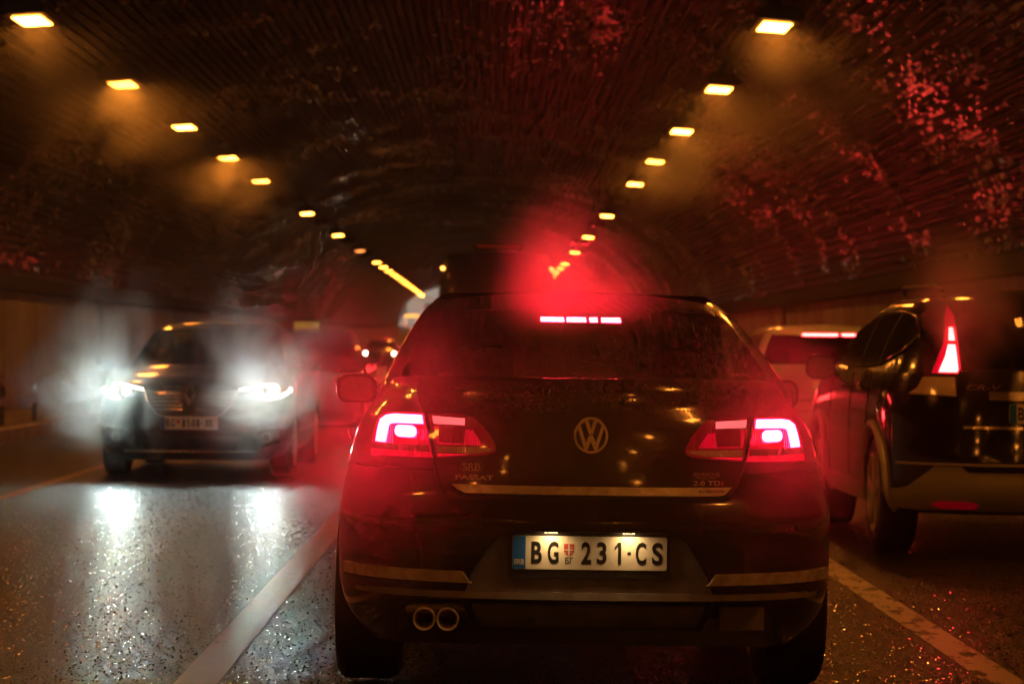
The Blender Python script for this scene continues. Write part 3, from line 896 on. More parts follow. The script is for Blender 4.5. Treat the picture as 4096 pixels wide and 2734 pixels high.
for x in (-0.553, -0.474):
    e = MB().lathe_y([(0.30, 0.026), (0.02, 0.030), (0.004, 0.0335), (0.0, 0.0365), (0.004, 0.0385), (0.06, 0.0385), (0.16, 0.034)], 32, x, 0.045, 0.322).build('exhaust_pipe', 'chrome_dirty', car, 50)
MB().tube([(-0.62, 0.22, 0.345), (-0.40, 0.22, 0.345)], 0.05, 12).build('silencer', 'steel_dark', car, 60)
MB().box(-0.42, 0.02, 0.5, 0.9, 0.22, 0.34).box(0.1, 0.5, 0.6, 1.0, 0.25, 0.36).build('underbody', 'plastic_black', car)
# boot lid with shut line
lid = [(-0.60, 1.128), (-0.575, 1.02), (-0.555, 0.97), (-0.52, 0.84), (-0.50, 0.775), (-0.478, 0.742), (-0.45, 0.729), (0.45, 0.729), (0.478, 0.742), (0.50, 0.775), (0.52, 0.84), (0.555, 0.97), (0.575, 1.02), (0.60, 1.128)]
big = [(x * 1.011, z - (0.007 if z < 0.78 else 0) + (0.001 if z > 1.1 else 0)) for x, z in lid]
conform('boot_seal', big, pf, 0.0005, 0.0015, 'gap_black', car, 0.03)
boot = conform('boot_lid', lid, pf, 0.003, 0.006, 'paint_black', car, 0.025)
# seam between wings and bumper, parking sensors
for s in (-1, 1):
    conform('bumper_seam', [(s * 0.53, 0.818), (s * 0.865, 0.822), (s * 0.865, 0.826), (s * 0.53, 0.822)], pf, 0.0006, 0.001, 'gap_black', car, 0.03)
for x in (-0.37, 0.37, -0.70, 0.70):
    conform('parking_sensor', circle(x, 0.635, 0.011, 18), pf, 0.0005, 0.002, 'plastic_black', car, 0)
# bright strips
conform('boot_trim', [(-0.462, 0.772), (-0.445, 0.756), (-0.42, 0.744), (-0.40, 0.7425), (0.43, 0.7425), (0.452, 0.748), (0.475, 0.772)], pf, 0.0095, 0.010, 'chrome_dirty', boot, 0.03)
for s in (-1, 1):
    st = [(s * 0.392, 0.449), (s * 0.402, 0.449 + 0.004), (s * 0.425, 0.486), (s * 0.835, 0.49), (s * 0.835, 0.452)]
    conform('bumper_trim', st if s > 0 else st[::-1], pf, 0.001, 0.010, 'chrome_dirty', car, 0.03)
# badge
bz = 0.942
bs = conform('badge_base', circle(0, bz, 0.060, 40), pf, 0.0095, 0.004, 'plastic_black', boot, 0.03)
ring_o, ring_i = circle(0, bz, 0.0565, 48), circle(0, bz, 0.0505, 48)
def ring_plate(name, cx, cz, r0, r1, fn, off, thick, m, parent, n=48):
    V = []; F = []
    for lay in (off, off + thick):
        for r in (r0, r1):
            for k in range(n):
                p, q = fn(cx + r * math.cos(2 * PI * k / n), cz + r * math.sin(2 * PI * k / n)); V.append(p + q * lay)
    for k in range(n):
        j = (k + 1) % n
        F += [(k, j, n + j, n + k), (2 * n + k, 3 * n + k, 3 * n + j, 2 * n + j), (k, 2 * n + k, 2 * n + j, j), (n + k, n + j, 3 * n + j, 3 * n + k)]
    return obj(name, V, F, m, parent, 40)
ring_plate('badge_ring', 0, bz, 0.0500, 0.0575, pf, 0.0135, 0.005, 'badge_letter', bs)
def stroke(pts, w):
    """a band of width w along a polyline, as quads"""
    out = []
    for (a, b) in zip(pts, pts[1:]):
        d = Vector((b[0] - a[0], b[1] - a[1])); d.normalize(); n_ = Vector((-d.y, d.x)) * w / 2
        out.append([(a[0] + n_.x, a[1] + n_.y), (b[0] + n_.x, b[1] + n_.y), (b[0] - n_.x, b[1] - n_.y), (a[0] - n_.x, a[1] - n_.y)])
    return out
S1 = 0.0515
def bl(u, v): return (u * S1, bz + v * S1)
conform('badge_v', [[bl(-0.42, 0.90), bl(-0.20, 0.97), bl(0.0, 0.40), bl(0.20, 0.97), bl(0.42, 0.90), bl(0.12, 0.10), bl(-0.12, 0.10)]], pf, 0.0135, 0.005, 'badge_letter', bs, 0)
conform('badge_w', [[bl(-0.86, 0.50), bl(-0.70, 0.70), bl(-0.33, -0.42), bl(-0.13, 0.03), bl(0.13, 0.03), bl(0.33, -0.42), bl(0.70, 0.70), bl(0.86, 0.50), bl(0.43, -0.88), bl(0.24, -0.95), bl(0.0, -0.36), bl(-0.24, -0.95), bl(-0.43, -0.88)]], pf, 0.0135, 0.005, 'badge_letter', bs, 0)
ring_plate('badge_moulding', 0, bz - 0.004, 0.071, 0.080, pf, 0.0085, 0.003, 'paint_black', boot)
# lettering
lettering('model_lettering', 'PASSAT', pf, -0.388, 0.797, 0.126, 0.0155, 'badge_letter', boot, 0.003, 0.0092, 0.012)
lettering('country_sticker', 'SRB', pf, -0.398, 0.833, 0.060, 0.027, 'sticker_ink', boot, 0.0006, 0.0092, 0.02)
ring_plate('sticker_outline', -0.398, 0.833, 0.0365, 0.0375, lambda x, z: pf(x, 0.833 + (z - 0.833) * 0.68), 0.0092, 0.0006, 'sticker_ink', boot, 40)
conform('sticker_label', [(-0.422, 0.8035 + 0.0085), (-0.374, 0.812), (-0.374, 0.8205 - 0.001), (-0.422, 0.8195)], pf, 0.0092, 0.0004, 'letter_dark', boot, 0)
lettering('dealer_lettering', 'PORSCHE', pf, 0.392, 0.818, 0.088, 0.0115, 'sticker_ink', boot, 0.0006, 0.0092)
conform('dealer_line', [(0.348, 0.8095), (0.436, 0.8095), (0.436, 0.8105), (0.348, 0.8105)], pf, 0.0092, 0.0005, 'sticker_ink', boot, 0)
lettering('dealer_lettering', 'BEOGRAD SEVER', pf, 0.392, 0.8055, 0.064, 0.005, 'sticker_ink', boot, 0.0005, 0.0092)
lettering('engine_lettering', '2.0 TD', pf, 0.392, 0.788, 0.092, 0.0155, 'badge_letter', boot, 0.003, 0.0092, 0.012)
lettering('engine_lettering', 'I', pf, 0.4455, 0.788, 0.004, 0.0155, 'plate_red', boot, 0.003, 0.0092, 0.012)
lettering('trim_lettering', 'BLUEMOTION', pf, 0.405, 0.7585, 0.085, 0.0085, 'letter_dark', boot, 0.0008, 0.0198, 0.02)
# number plate with its lamps
k_ = 0.000385
chars = [('B', (424 - 210) * k_, 92 * k_, 0.074), ('G', (567 - 210) * k_, 95 * k_, 0.076), ('2', (857 - 210) * k_, 86 * k_, 0.075), ('3', (993 - 210) * k_, 84 * k_, 0.076), ('1', (1133 - 210) * k_, 58 * k_, 0.074), ('▪', (1232 - 210) * k_, 26 * k_, 0.010), ('C', (1334 - 210) * k_, 92 * k_, 0.076), ('S', (1478 - 210) * k_, 94 * k_, 0.076)]
pfn = flat_fn(0.054)
chars = [c for c in chars if c[0] != '▪']
pl = number_plate(car, pfn, 0.0, 0.552, chars, 'PORSCHE NOVI SAD')
conform('plate_dash', [(-0.26 + 1022 * k_ - 0.0055, 0.5475), (-0.26 + 1022 * k_ + 0.0055, 0.5475), (-0.26 + 1022 * k_ + 0.0055, 0.5575), (-0.26 + 1022 * k_ - 0.0055, 0.5575)], pfn, 0.0158, 0.0008, 'plate_ink', pl, 0)
for x in (-0.13, 0.13):
    h = MB().box(x - 0.03, x + 0.03, -0.012, 0.03, 0.6225, 0.6285).build('plate_lamp', 'plastic_black', car)
    obj('plate_lamp_lens', [(x - 0.022, -0.008, 0.622), (x + 0.022, -0.008, 0.622), (x + 0.022, 0.022, 0.621), (x - 0.022, 0.022, 0.621)], [(0, 1, 2, 3)], 'plate_lamp', h)

# tail lamps, in metres from the picture of the left-hand cluster
def T(px, py): return ((px - 3218) * 0.0002496, 1.0456 - py * 0.0002496)
def lamp_set(s):
    def Q(pts): 
        p = [T(*q) for q in pts]; return p if s < 0 else mirror(p)
    outer = [(228, 755), (236, 620), (252, 440), (285, 310), (330, 230), (410, 185), (560, 165), (955, 168), (1085, 745)]
    b1 = conform('tail_lamp', Q(outer), pf, 0.001, 0.008, 'lens_red', car, 0.02)
    conform('light_guide', Q([(295, 565), (306, 460), (320, 370), (345, 275), (420, 222), (540, 201), (935, 200), (958, 305), (560, 310), (492, 325), (474, 352), (458, 450), (440, 570)]), pf, 0.0092, 0.002, 'tail_strong', b1, 0.02)
    rr = rounded(T(575, 0)[0], T(868, 0)[0], T(0, 490)[1], T(0, 345)[1], 0.016)
    rb = rounded(T(545, 0)[0], T(898, 0)[0], T(0, 520)[1], T(0, 330)[1], 0.022)
    if s > 0: rr, rb = mirror(rr), mirror(rb)
    conform('brake_bezel', rb, pf, 0.0092, 0.0015, 'lens_red_glow', b1, 0.02)
    conform('brake_light', rr, pf, 0.0110, 0.003, 'brake_strong', b1, 0.02)
    conform('indicator_strip', Q([(238, 582), (1042, 582), (1062, 668), (234, 660)]), pf, 0.0092, 0.0015, 'lens_smoke', b1, 0.03)
    conform('reflector', Q([(234, 664), (1064, 674), (1076, 738), (232, 742)]), pf, 0.0092, 0.0015, 'lens_red_glow', b1, 0.03)  # reflector painted with a glow of its own
    inner = [(1022, 170), (1500, 182), (1640, 212), (1760, 300), (1870, 425), (1945, 585), (1942, 640), (1850, 685), (1640, 708), (1158, 748)]
    b2 = conform('tail_lamp', Q(inner), pf, 0.0095, 0.004, 'lens_red_dark', boot, 0.02)
    conform('light_guide', Q([(1085, 215), (1530, 230), (1530, 312), (1110, 305)]), pf, 0.0137, 0.0015, 'tail_half', b2, 0.03)
    conform('lamp_field', Q([(1110, 330), (1180, 330), (1190, 545), (1520, 550), (1540, 370), (1640, 372), (1760, 545), (1765, 565), (1155, 570)]), pf, 0.0137, 0.001, 'lens_red', b2, 0.03)
    ov = rounded(T(1185, 0)[0], T(1525, 0)[0], T(0, 520)[1], T(0, 350)[1], 0.02)
    conform('fog_light', ov if s < 0 else mirror(ov), pf, 0.0150, 0.002, 'lens_red_dark', b2, 0.02)
    conform('reversing_light', Q([(1155, 592), (1915, 602), (1880, 640), (1650, 678), (1166, 675)]), pf, 0.0137, 0.002, 'lens_clear', b2, 0.03)
    conform('reflector', Q([(1170, 686), (1620, 688), (1200, 728), (1178, 730)]), pf, 0.0137, 0.001, 'lens_red_glow', b2, 0.03)  # this reflector too glows by its material
for s in (-1, 1): lamp_set(s)

PC = [(1.00, 0.44, 0.775, 0.42, 2.5, 3.85), (1.095, 0.50, 0.745, 0.42, 2.5, 3.55), (1.14, 0.60, 0.725, 0.42, 2.5, 3.40), (1.20, 0.80, 0.702, 0.42, 2.5, 3.22), (1.28, 1.10, 0.668, 0.42, 2.5, 2.98),
      (1.36, 1.42, 0.628, 0.42, 2.5, 2.72), (1.395, 1.58, 0.605, 0.42, 2.5, 2.60), (1.43, 1.80, 0.575, 0.40, 2.5, 2.48), (1.455, 2.0, 0.53, 0.38, 2.5, 2.42)]
PCS = cabin(car, PC, 64, 1.12, 1.382, 'paint_black', ('rear_window', 'glass_wet'), 'glass_wet', ('windscreen', 'glass_wet'), pillar=(0.50, 0.60), crown=0.03, ryf=0.35)
cf = PCS.near_fn()
# high-level brake light behind the top of the rear window
hb = MB()
def y_in(x, z): return PCS.near(x, z) + 0.035
bl_ = conform('high_brake_light', rounded(-0.165, 0.165, 1.335, 1.362, 0.006), lambda x, z: (Vector((x, y_in(x, z), z)), Vector((0, -1, 0))), 0, 0.01, 'lens_red_dark', car, 0.05)
for a, b in ((-0.152, -0.062), (-0.052, 0.022), (0.036, 0.066), (0.082, 0.155)):
    conform('light_segment', [(a, 1.340), (b, 1.340), (b, 1.3575), (a, 1.3575)], lambda x, z: (Vector((x, y_in(x, z) - 0.0108, z)), Vector((0, -1, 0))), 0, 0.002, 'high_brake', bl_, 0.03)
# inside: parcel shelf, seats
MB().box(-0.66, 0.66, 0.62, 1.45, 1.02, 1.05).box(-0.66, 0.66, 1.35, 1.5, 0.5, 1.06).build('parcel_shelf', 'interior', car)
def seat(x, y, z, w, parent, nm='seat'):
    s_ = MB().tube([(x, y, 0.55), (x, y + 0.03, 0.8), (x, y + 0.08, z - 0.12)], [w * 0.9, w, w * 0.75], 14).build(nm, 'seat_fabric', parent, 60)
    v = []; f = []
    for kx, d in enumerate((-0.055, -0.04, 0.04, 0.055)):
        q = 0.82 if kx in (0, 3) else 1.0
        v += [(x + px * q, y + 0.09 + d, z + pz * q) for px, pz in rounded(-0.125, 0.125, -0.075, 0.075, 0.035, 3)]
        if kx: f += [((kx - 1) * 16 + i, (kx - 1) * 16 + (i + 1) % 16, kx * 16 + (i + 1) % 16, kx * 16 + i) for i in range(16)]
    f += [tuple(range(16)), tuple(48 + i for i in range(16))]
    obj('headrest', v, f, 'seat_fabric', s_, 50)
seat(-0.37, 2.35, 1.165, 0.23, car); seat(0.40, 2.35, 1.165, 0.23, car)
MB().box(-0.7, 0.7, 3.1, 3.5, 0.85, 1.0).build('dashboard', 'interior', car)
# wing mirrors, wheels
def wing_mirror(parent, x, y, z, s, w, h, m, glass='mirror', depth=0.16, facing=-1):
    n = 14; v = []; f = []
    prof = rounded(-w / 2, w / 2, -h / 2, h / 2, min(w, h) * 0.38, 4); n = len(prof)
    st = [(0, 1.0), (0.03, 1.05), (0.09, 0.95), (depth, 0.45)] if facing < 0 else [(0, 0.5), (0.05, 0.92), (0.12, 1.05), (depth, 1.0)]
    for k, (d, q) in enumerate(st):
        v += [(x + px * q, y + d, z + pz * q) for px, pz in prof]
        if k: f += [((k - 1) * n + i, (k - 1) * n + (i + 1) % n, k * n + (i + 1) % n, k * n + i) for i in range(n)]
    f += [tuple(range(n)), tuple(3 * n + i for i in range(n))]
    o = obj('wing_mirror', v, f, m, parent, 60)
    if facing < 0:
        conform('mirror_glass', [(px * 0.86, pz * 0.84) for px, pz in prof], lambda u, w_: (Vector((x + u, y - 0.001, z + w_)), Vector((0, -1, 0))), 0, 0.003, glass, o, 0)
    MB().tube([(x - s * w * 0.4, y + 0.07, z - h * 0.25), (x - s * (w * 0.5 + 0.08), y + 0.10, z - h * 0.5)], 0.022, 8).build('mirror_arm', 'plastic_black', o, 60)
wing_mirror(car, -0.935, 3.02, 1.045, -1, 0.175, 0.125, 'paint_black')
wing_mirror(car, 0.935, 3.02, 1.045, 1, 0.175, 0.125, 'paint_black')
for s in (-1, 1):
    wheel(car, s * 0.893, 1.08, 0.325, 0.235, s); wheel(car, s * 0.893, 3.79, 0.325, 0.235, s)

# ---------------------------------------------------------------- generic pieces for the other cars
def plate_simple(parent, fn, cx, cz, text, w=0.52, h=0.112, off=0.004):
    pl = conform('number_plate', rounded(cx - w / 2, cx + w / 2, cz - h / 2, cz + h / 2, 0.008), fn, off, 0.006, 'plate_white', parent, 0.1)
    conform('country_band', [(cx - w / 2 + 0.001, cz - h / 2 + 0.001), (cx - w / 2 + 0.042, cz - h / 2 + 0.001), (cx - w / 2 + 0.042, cz + h / 2 - 0.001), (cx - w / 2 + 0.001, cz + h / 2 - 0.001)], fn, off + 0.0065, 0.001, 'plate_blue', pl, 0.2)
    x = cx - w / 2 + 0.05
    for t, cw in text:
        if t == ' ': x += cw; continue
        if t == 'crest':
            conform('crest', [(x, cz + 0.03), (x + 0.03, cz + 0.03), (x + 0.03, cz + 0.005), (x + 0.015, cz - 0.012), (x, cz + 0.005)], fn, off + 0.0065, 0.001, 'plate_red', pl, 0)
        elif t == '-':
            conform('plate_dash', [(x, cz - 0.006), (x + cw, cz - 0.006), (x + cw, cz + 0.006), (x, cz + 0.006)], fn, off + 0.0065, 0.001, 'plate_ink', pl, 0)
        else:
            lettering('plate_character', t, fn, x + cw / 2, cz, cw, 0.074, 'plate_ink', pl, 0.001, off + 0.0065, 0.015)
        x += cw + 0.011
    return pl

def hatch(name, loc, rows, crows, paint, zb, zt, aG, near_glass, far_glass, kz=None, zref=0.5, wheels=((0.85, 3.45), 0.315, 0.215, 0.87), rotz=0.0, arch_r=0.36, crown=0.03, ryf=0.6, glass='glass_tint', holes_side=True, pillar=(0.48, 0.56)):
    root = empty(name, loc, (0, 0, rotz))
    sh = Shell(rows, ryf, 2.5, kz, zref)
    ys, r, wd, xo = wheels
    cutters = []
    for y in ys: cutters += cyl_cutter(y, r, arch_r, xo)
    body_mesh(root, sh, rows, paint, crown, cutters=cutters)
    cs = cabin(root, crows, aG, zb, zt, paint, (near_glass, glass), glass, (far_glass, glass), pillar=pillar, holes_side=holes_side)
    for y in ys:
        for s in (-1, 1): wheel(root, s * xo, y, r, wd, s)
    return root, sh, cs

def both(poly): return ((-1, poly if poly else None), (1, mirror(poly)))
def seats_row(root, y, z):
    for x in (-0.36, 0.36): seat(x, y, z, 0.22, root)

# ---------------------------------------------------------------- oncoming dark hatchback, headlights on
RZ = lambda y: pchip([0, 0.5, 1.2, 2.2, 3.6, 4.35], [1, 1.06, 1.27, 1.32, 1.38, 1.30])(y)
RR = [(0.17, 0.16, 0.80, 0.65, 2.7, 4.2), (0.24, 0.05, 0.86, 0.7, 2.8, 4.3), (0.34, 0.0, 0.885, 0.72, 2.8, 4.36), (0.48, -0.01, 0.90, 0.75, 2.8, 4.36), (0.60, 0.0, 0.905, 0.78, 2.7, 4.36), (0.72, 0.025, 0.905, 0.82, 2.6, 4.35), (0.80, 0.06, 0.90, 0.86, 2.5, 4.34),
      (0.86, 0.12, 0.89, 0.9, 2.4, 4.32), (0.895, 0.21, 0.875, 0.95, 2.35, 4.30), (0.915, 0.32, 0.855, 1.0, 2.3, 4.27)]
RC = [(0.93, 0.92, 0.77, 0.5, 2.4, 4.15), (1.02, 1.08, 0.745, 0.5, 2.4, 4.1), (1.06, 1.18, 0.735, 0.5, 2.4, 4.08), (1.15, 1.40, 0.705, 0.48, 2.4, 4.0), (1.26, 1.70, 0.665, 0.45, 2.4, 3.9), (1.36, 2.0, 0.62, 0.42, 2.4, 3.8), (1.40, 2.16, 0.59, 0.4, 2.4, 3.7), (1.435, 2.4, 0.53, 0.4, 2.4, 3.5)]
ren, RS, RCS = hatch('hatchback_car', (-2.76, 25.4, 0), RR, RC, 'paint_darkblue', 1.045, 1.375, 66, 'windscreen', 'rear_window', RZ, 0.5, ((0.92, 3.58), 0.315, 0.215, 0.885), math.radians(-0.6))
tag(ren, 'dark oncoming hatchback with white headlights and plate BG 1581-JR in the left lane', 'car')
rf = RS.near_fn()
seats_row(ren, 2.4, 1.13)
MB().box(-0.7, 0.7, 1.35, 1.75, 0.85, 0.98).build('dashboard', 'interior', ren)
# grille with slats, diamond badge
gp = [(-0.40, 0.845), (0.40, 0.845), (0.44, 0.80), (0.36, 0.66), (0.27, 0.585), (-0.27, 0.585), (-0.36, 0.66), (-0.44, 0.80)]
gb = conform('grille', gp, rf, 0.001, 0.004, 'plastic_black', ren, 0.05)
for z in (0.635, 0.67, 0.705, 0.74, 0.775, 0.81):
    w = 0.33 + 0.10 * (z - 0.63) / 0.18
    for s in (-1, 1):
        a, b = (0.095, w) if z > 0.69 else (0.06, w)
        st = [(a, z - 0.005), (b, z - 0.003), (b, z + 0.003), (a, z + 0.005)]
        conform('slat', st if s > 0 else mirror(st), rf, 0.006, 0.012, 'chrome', gb, 0.08)
MB().tube([rf(x, z)[0] + rf(x, z)[1] * 0.012 for x, z in [(-0.43, 0.80), (-0.37, 0.68), (-0.30, 0.598), (-0.24, 0.572), (0, 0.566), (0.24, 0.572), (0.30, 0.598), (0.37, 0.68), (0.43, 0.80)]], 0.011, 8).build('grille_trim', 'chrome', ren, 60)
dm = [(0, 0.865), (0.062, 0.765), (0, 0.665), (-0.062, 0.765)]
di = [(0, 0.815), (0.030, 0.765), (0, 0.715), (-0.030, 0.765)]
V = []; 
for lay in (0.012, 0.03):
    for p in dm + di:
        a, q = rf(*p); V.append(a + q * lay)
F = []
for k in range(4):
    j = (k + 1) % 4
    F += [(k, j, 4 + j, 4 + k), (8 + k, 12 + k, 12 + j, 8 + j), (k, 8 + k, 8 + j, j), (4 + k, 4 + j, 12 + j, 12 + k)]
obj('badge', V, F, 'chrome', ren)
plate_simple(ren, flat_fn(rf(0, 0.50)[0].y - 0.03), 0.0, 0.515, [('B', 0.036), ('G', 0.036), (' ', 0.006), ('crest', 0.03), (' ', 0.012), ('1', 0.024), ('5', 0.036), ('8', 0.036), ('1', 0.024), (' ', 0.004), ('-', 0.012), (' ', 0.004), ('J', 0.034), ('R', 0.036)])
# bumper intake, fog lamps, lower trim
conform('lower_intake', [(-0.46, 0.40), (0.46, 0.40), (0.42, 0.28), (-0.42, 0.28)], rf, 0.001, 0.006, 'plastic_black', ren, 0.06)
MB().tube([rf(x, 0.262)[0] + rf(x, 0.262)[1] * 0.012 for x in lin(-0.6, 0.6, 15)], 0.012, 8).build('lower_trim', 'chrome', ren, 60)
for s in (-1, 1):
    fp = [(0.56, 0.44), (0.78, 0.47), (0.80, 0.34), (0.62, 0.30)]
    fl = conform('fog_lamp', fp if s > 0 else mirror(fp), rf, 0.002, 0.006, 'plastic_black', ren, 0.05)
    ring_plate('fog_lamp_ring', s * 0.68, 0.385, 0.035, 0.045, rf, 0.009, 0.006, 'chrome', fl, 24)
    hp = [(0.47, 0.822), (0.70, 0.862), (0.865, 0.882), (0.875, 0.80), (0.80, 0.735), (0.66, 0.715), (0.52, 0.755)]
    hl = conform('headlight', hp if s > 0 else mirror(hp), rf, 0.002, 0.006, 'plastic_black', ren, 0.04)
    dp = [(0.44, 0.806), (0.44, 0.818), (0.66, 0.858), (0.852, 0.878), (0.872, 0.862), (0.868, 0.795), (0.80, 0.742), (0.68, 0.722), (0.66, 0.734), (0.78, 0.757), (0.848, 0.80), (0.850, 0.848), (0.835, 0.860), (0.66, 0.842)]
    conform('daytime_light', dp if s > 0 else mirror(dp), rf, 0.0085, 0.004, 'drl_lit', hl, 0.04)
    for cx in (0.60, 0.735):
        conform('headlight_projector', circle(s * cx, 0.795 + (cx - 0.6) * 0.05, 0.031, 20), rf, 0.0085, 0.006, 'headlamp_lit', hl, 0)
        ld = bpy.data.lights.new('headlight_beam', 'SPOT'); ld.energy = 60 if cx > 0.7 else 36; ld.color = (0.80, 1.0, 0.92)
        ld.spot_size = math.radians(64); ld.spot_blend = 0.8; ld.shadow_soft_size = 0.05
        lo = bpy.data.objects.new('headlight_beam', ld); C.objects.link(lo); lo.parent = hl
        lo.location = rf(s * cx, 0.795)[0] + Vector((0, -0.06, 0))
        lo.rotation_euler = (math.radians(90 - 3.5), 0, math.radians(180))
wing_mirror(ren, -0.985, 1.42, 1.045, -1, 0.20, 0.14, 'paint_darkblue', facing=1)
wing_mirror(ren, 0.985, 1.42, 1.045, 1, 0.20, 0.14, 'paint_darkblue', facing=1)
for s in (-1, 1):
    MB().tube([(s * 0.55, 1.02 + 0.1, 1.015), (s * 0.05, 1.0 + 0.09, 1.04)], 0.012, 6).build('wiper', 'plastic_black', ren)

# ---------------------------------------------------------------- second oncoming car behind it
SZ = lambda y: pchip([0, 0.5, 1.3, 2.4, 3.6, 4.4], [1, 1.05, 1.25, 1.28, 1.35, 1.3])(y)
sed, SS, SCS = hatch('taxi_car', (-2.55, 35.5, 0), RR, RC, 'paint_grey', 1.045, 1.375, 66, 'windscreen', 'rear_window', RZ, 0.5, ((0.92, 3.58), 0.315, 0.215, 0.885))
tag(sed, 'grey oncoming car with added amber lamps for its reflections, half hidden behind the dark hatchback', 'car')
sf = SS.near_fn()
for s in (-1, 1):
    hp = [(0.50, 0.80), (0.80, 0.86), (0.865, 0.80), (0.80, 0.72), (0.55, 0.72)]
    hl = conform('headlight', hp if s > 0 else mirror(hp), sf, 0.002, 0.006, 'chrome', sed, 0.04)
    conform('headlight_projector', circle(s * 0.64, 0.77, 0.035, 16), sf, 0.0085, 0.004, 'headlamp_dim', hl, 0)
    conform('amber_disc', circle(s * 0.79, 0.79, 0.04, 16), sf, 0.0085, 0.004, 'amber_lit', hl, 0.03)  # added lit disc standing in for amber reflections on the bodywork
    wing_mirror(sed, s * 0.985, 1.42, 1.045, s, 0.20, 0.14, 'paint_grey', facing=1)
conform('grille', [(-0.38, 0.80), (0.38, 0.80), (0.33, 0.62), (-0.33, 0.62)], sf, 0.001, 0.006, 'plastic_black', sed, 0.06)
plate_simple(sed, flat_fn(sf(0, 0.5)[0].y - 0.03), 0, 0.50, [('B', 0.036), ('G', 0.036)])
MB().box(-0.17, 0.17, 2.55, 2.70, 1.455, 1.54).build('roof_sign', 'taxi_sign', sed)

# ---------------------------------------------------------------- far oncoming car near the bend
far, FS, FCS = hatch('oncoming_car', (-5.3, 130, rise(130)), RR, RC, 'paint_grey', 1.045, 1.375, 66, 'windscreen', 'rear_window', RZ, 0.5, ((0.92, 3.58), 0.315, 0.215, 0.885))
tag(far, 'small distant oncoming car with warm headlights by the left tunnel wall', 'car')
ff = FS.near_fn()
for s in (-1, 1):
    conform('headlight', circle(s * 0.66, 0.78, 0.075, 16), ff, 0.004, 0.01, 'headlamp_dim', far, 0)

# ---------------------------------------------------------------- dark SUV in the right lane (rear and left side seen)
CR = [(0.27, 0.14, 0.85, 0.7, 2.6, 4.45), (0.34, 0.03, 0.885, 0.75, 2.6, 4.5), (0.44, 0.0, 0.905, 0.8, 2.6, 4.53), (0.58, 0.0, 0.91, 0.82, 2.5, 4.53), (0.70, 0.015, 0.912, 0.85, 2.5, 4.52), (0.85, 0.03, 0.91, 0.88, 2.5, 4.5), (0.97, 0.045, 0.90, 0.9, 2.45, 4.46), (1.06, 0.06, 0.885, 0.92, 2.4, 4.4), (1.10, 0.07, 0.875, 0.93, 2.4, 4.36)]
CZ = lambda y: pchip([0, 2.6, 3.4, 4.2, 4.55], [1, 1, 0.92, 0.80, 0.6])(y)
CCR = [(1.04, 0.06, 0.86, 0.92, 2.4, 3.75), (1.10, 0.075, 0.845, 0.92, 2.4, 3.62), (1.20, 0.105, 0.815, 0.92, 2.4, 3.42), (1.32, 0.15, 0.765, 0.92, 2.4, 3.15), (1.44, 0.22, 0.70, 0.9, 2.35, 2.85), (1.52, 0.31, 0.64, 0.85, 2.3, 2.62), (1.565, 0.45, 0.57, 0.75, 2.3, 2.45), (1.60, 0.70, 0.46, 0.6, 2.3, 2.3)]
suv, CS, CCS = hatch('suv_car', (3.27, 16.25, 0), CR, CCR, 'paint_suv', 1.13, 1.46, 46, 'rear_window', 'windscreen', CZ, 0.5, ((0.97, 3.59), 0.358, 0.225, 0.905), math.radians(0.6), 0.41, holes_side=False)
tag(suv, 'black SUV with tall vertical tail light and alloy wheels in the right lane', 'car')
cf_ = CS.near_fn(); ccf = CCS.near_fn()
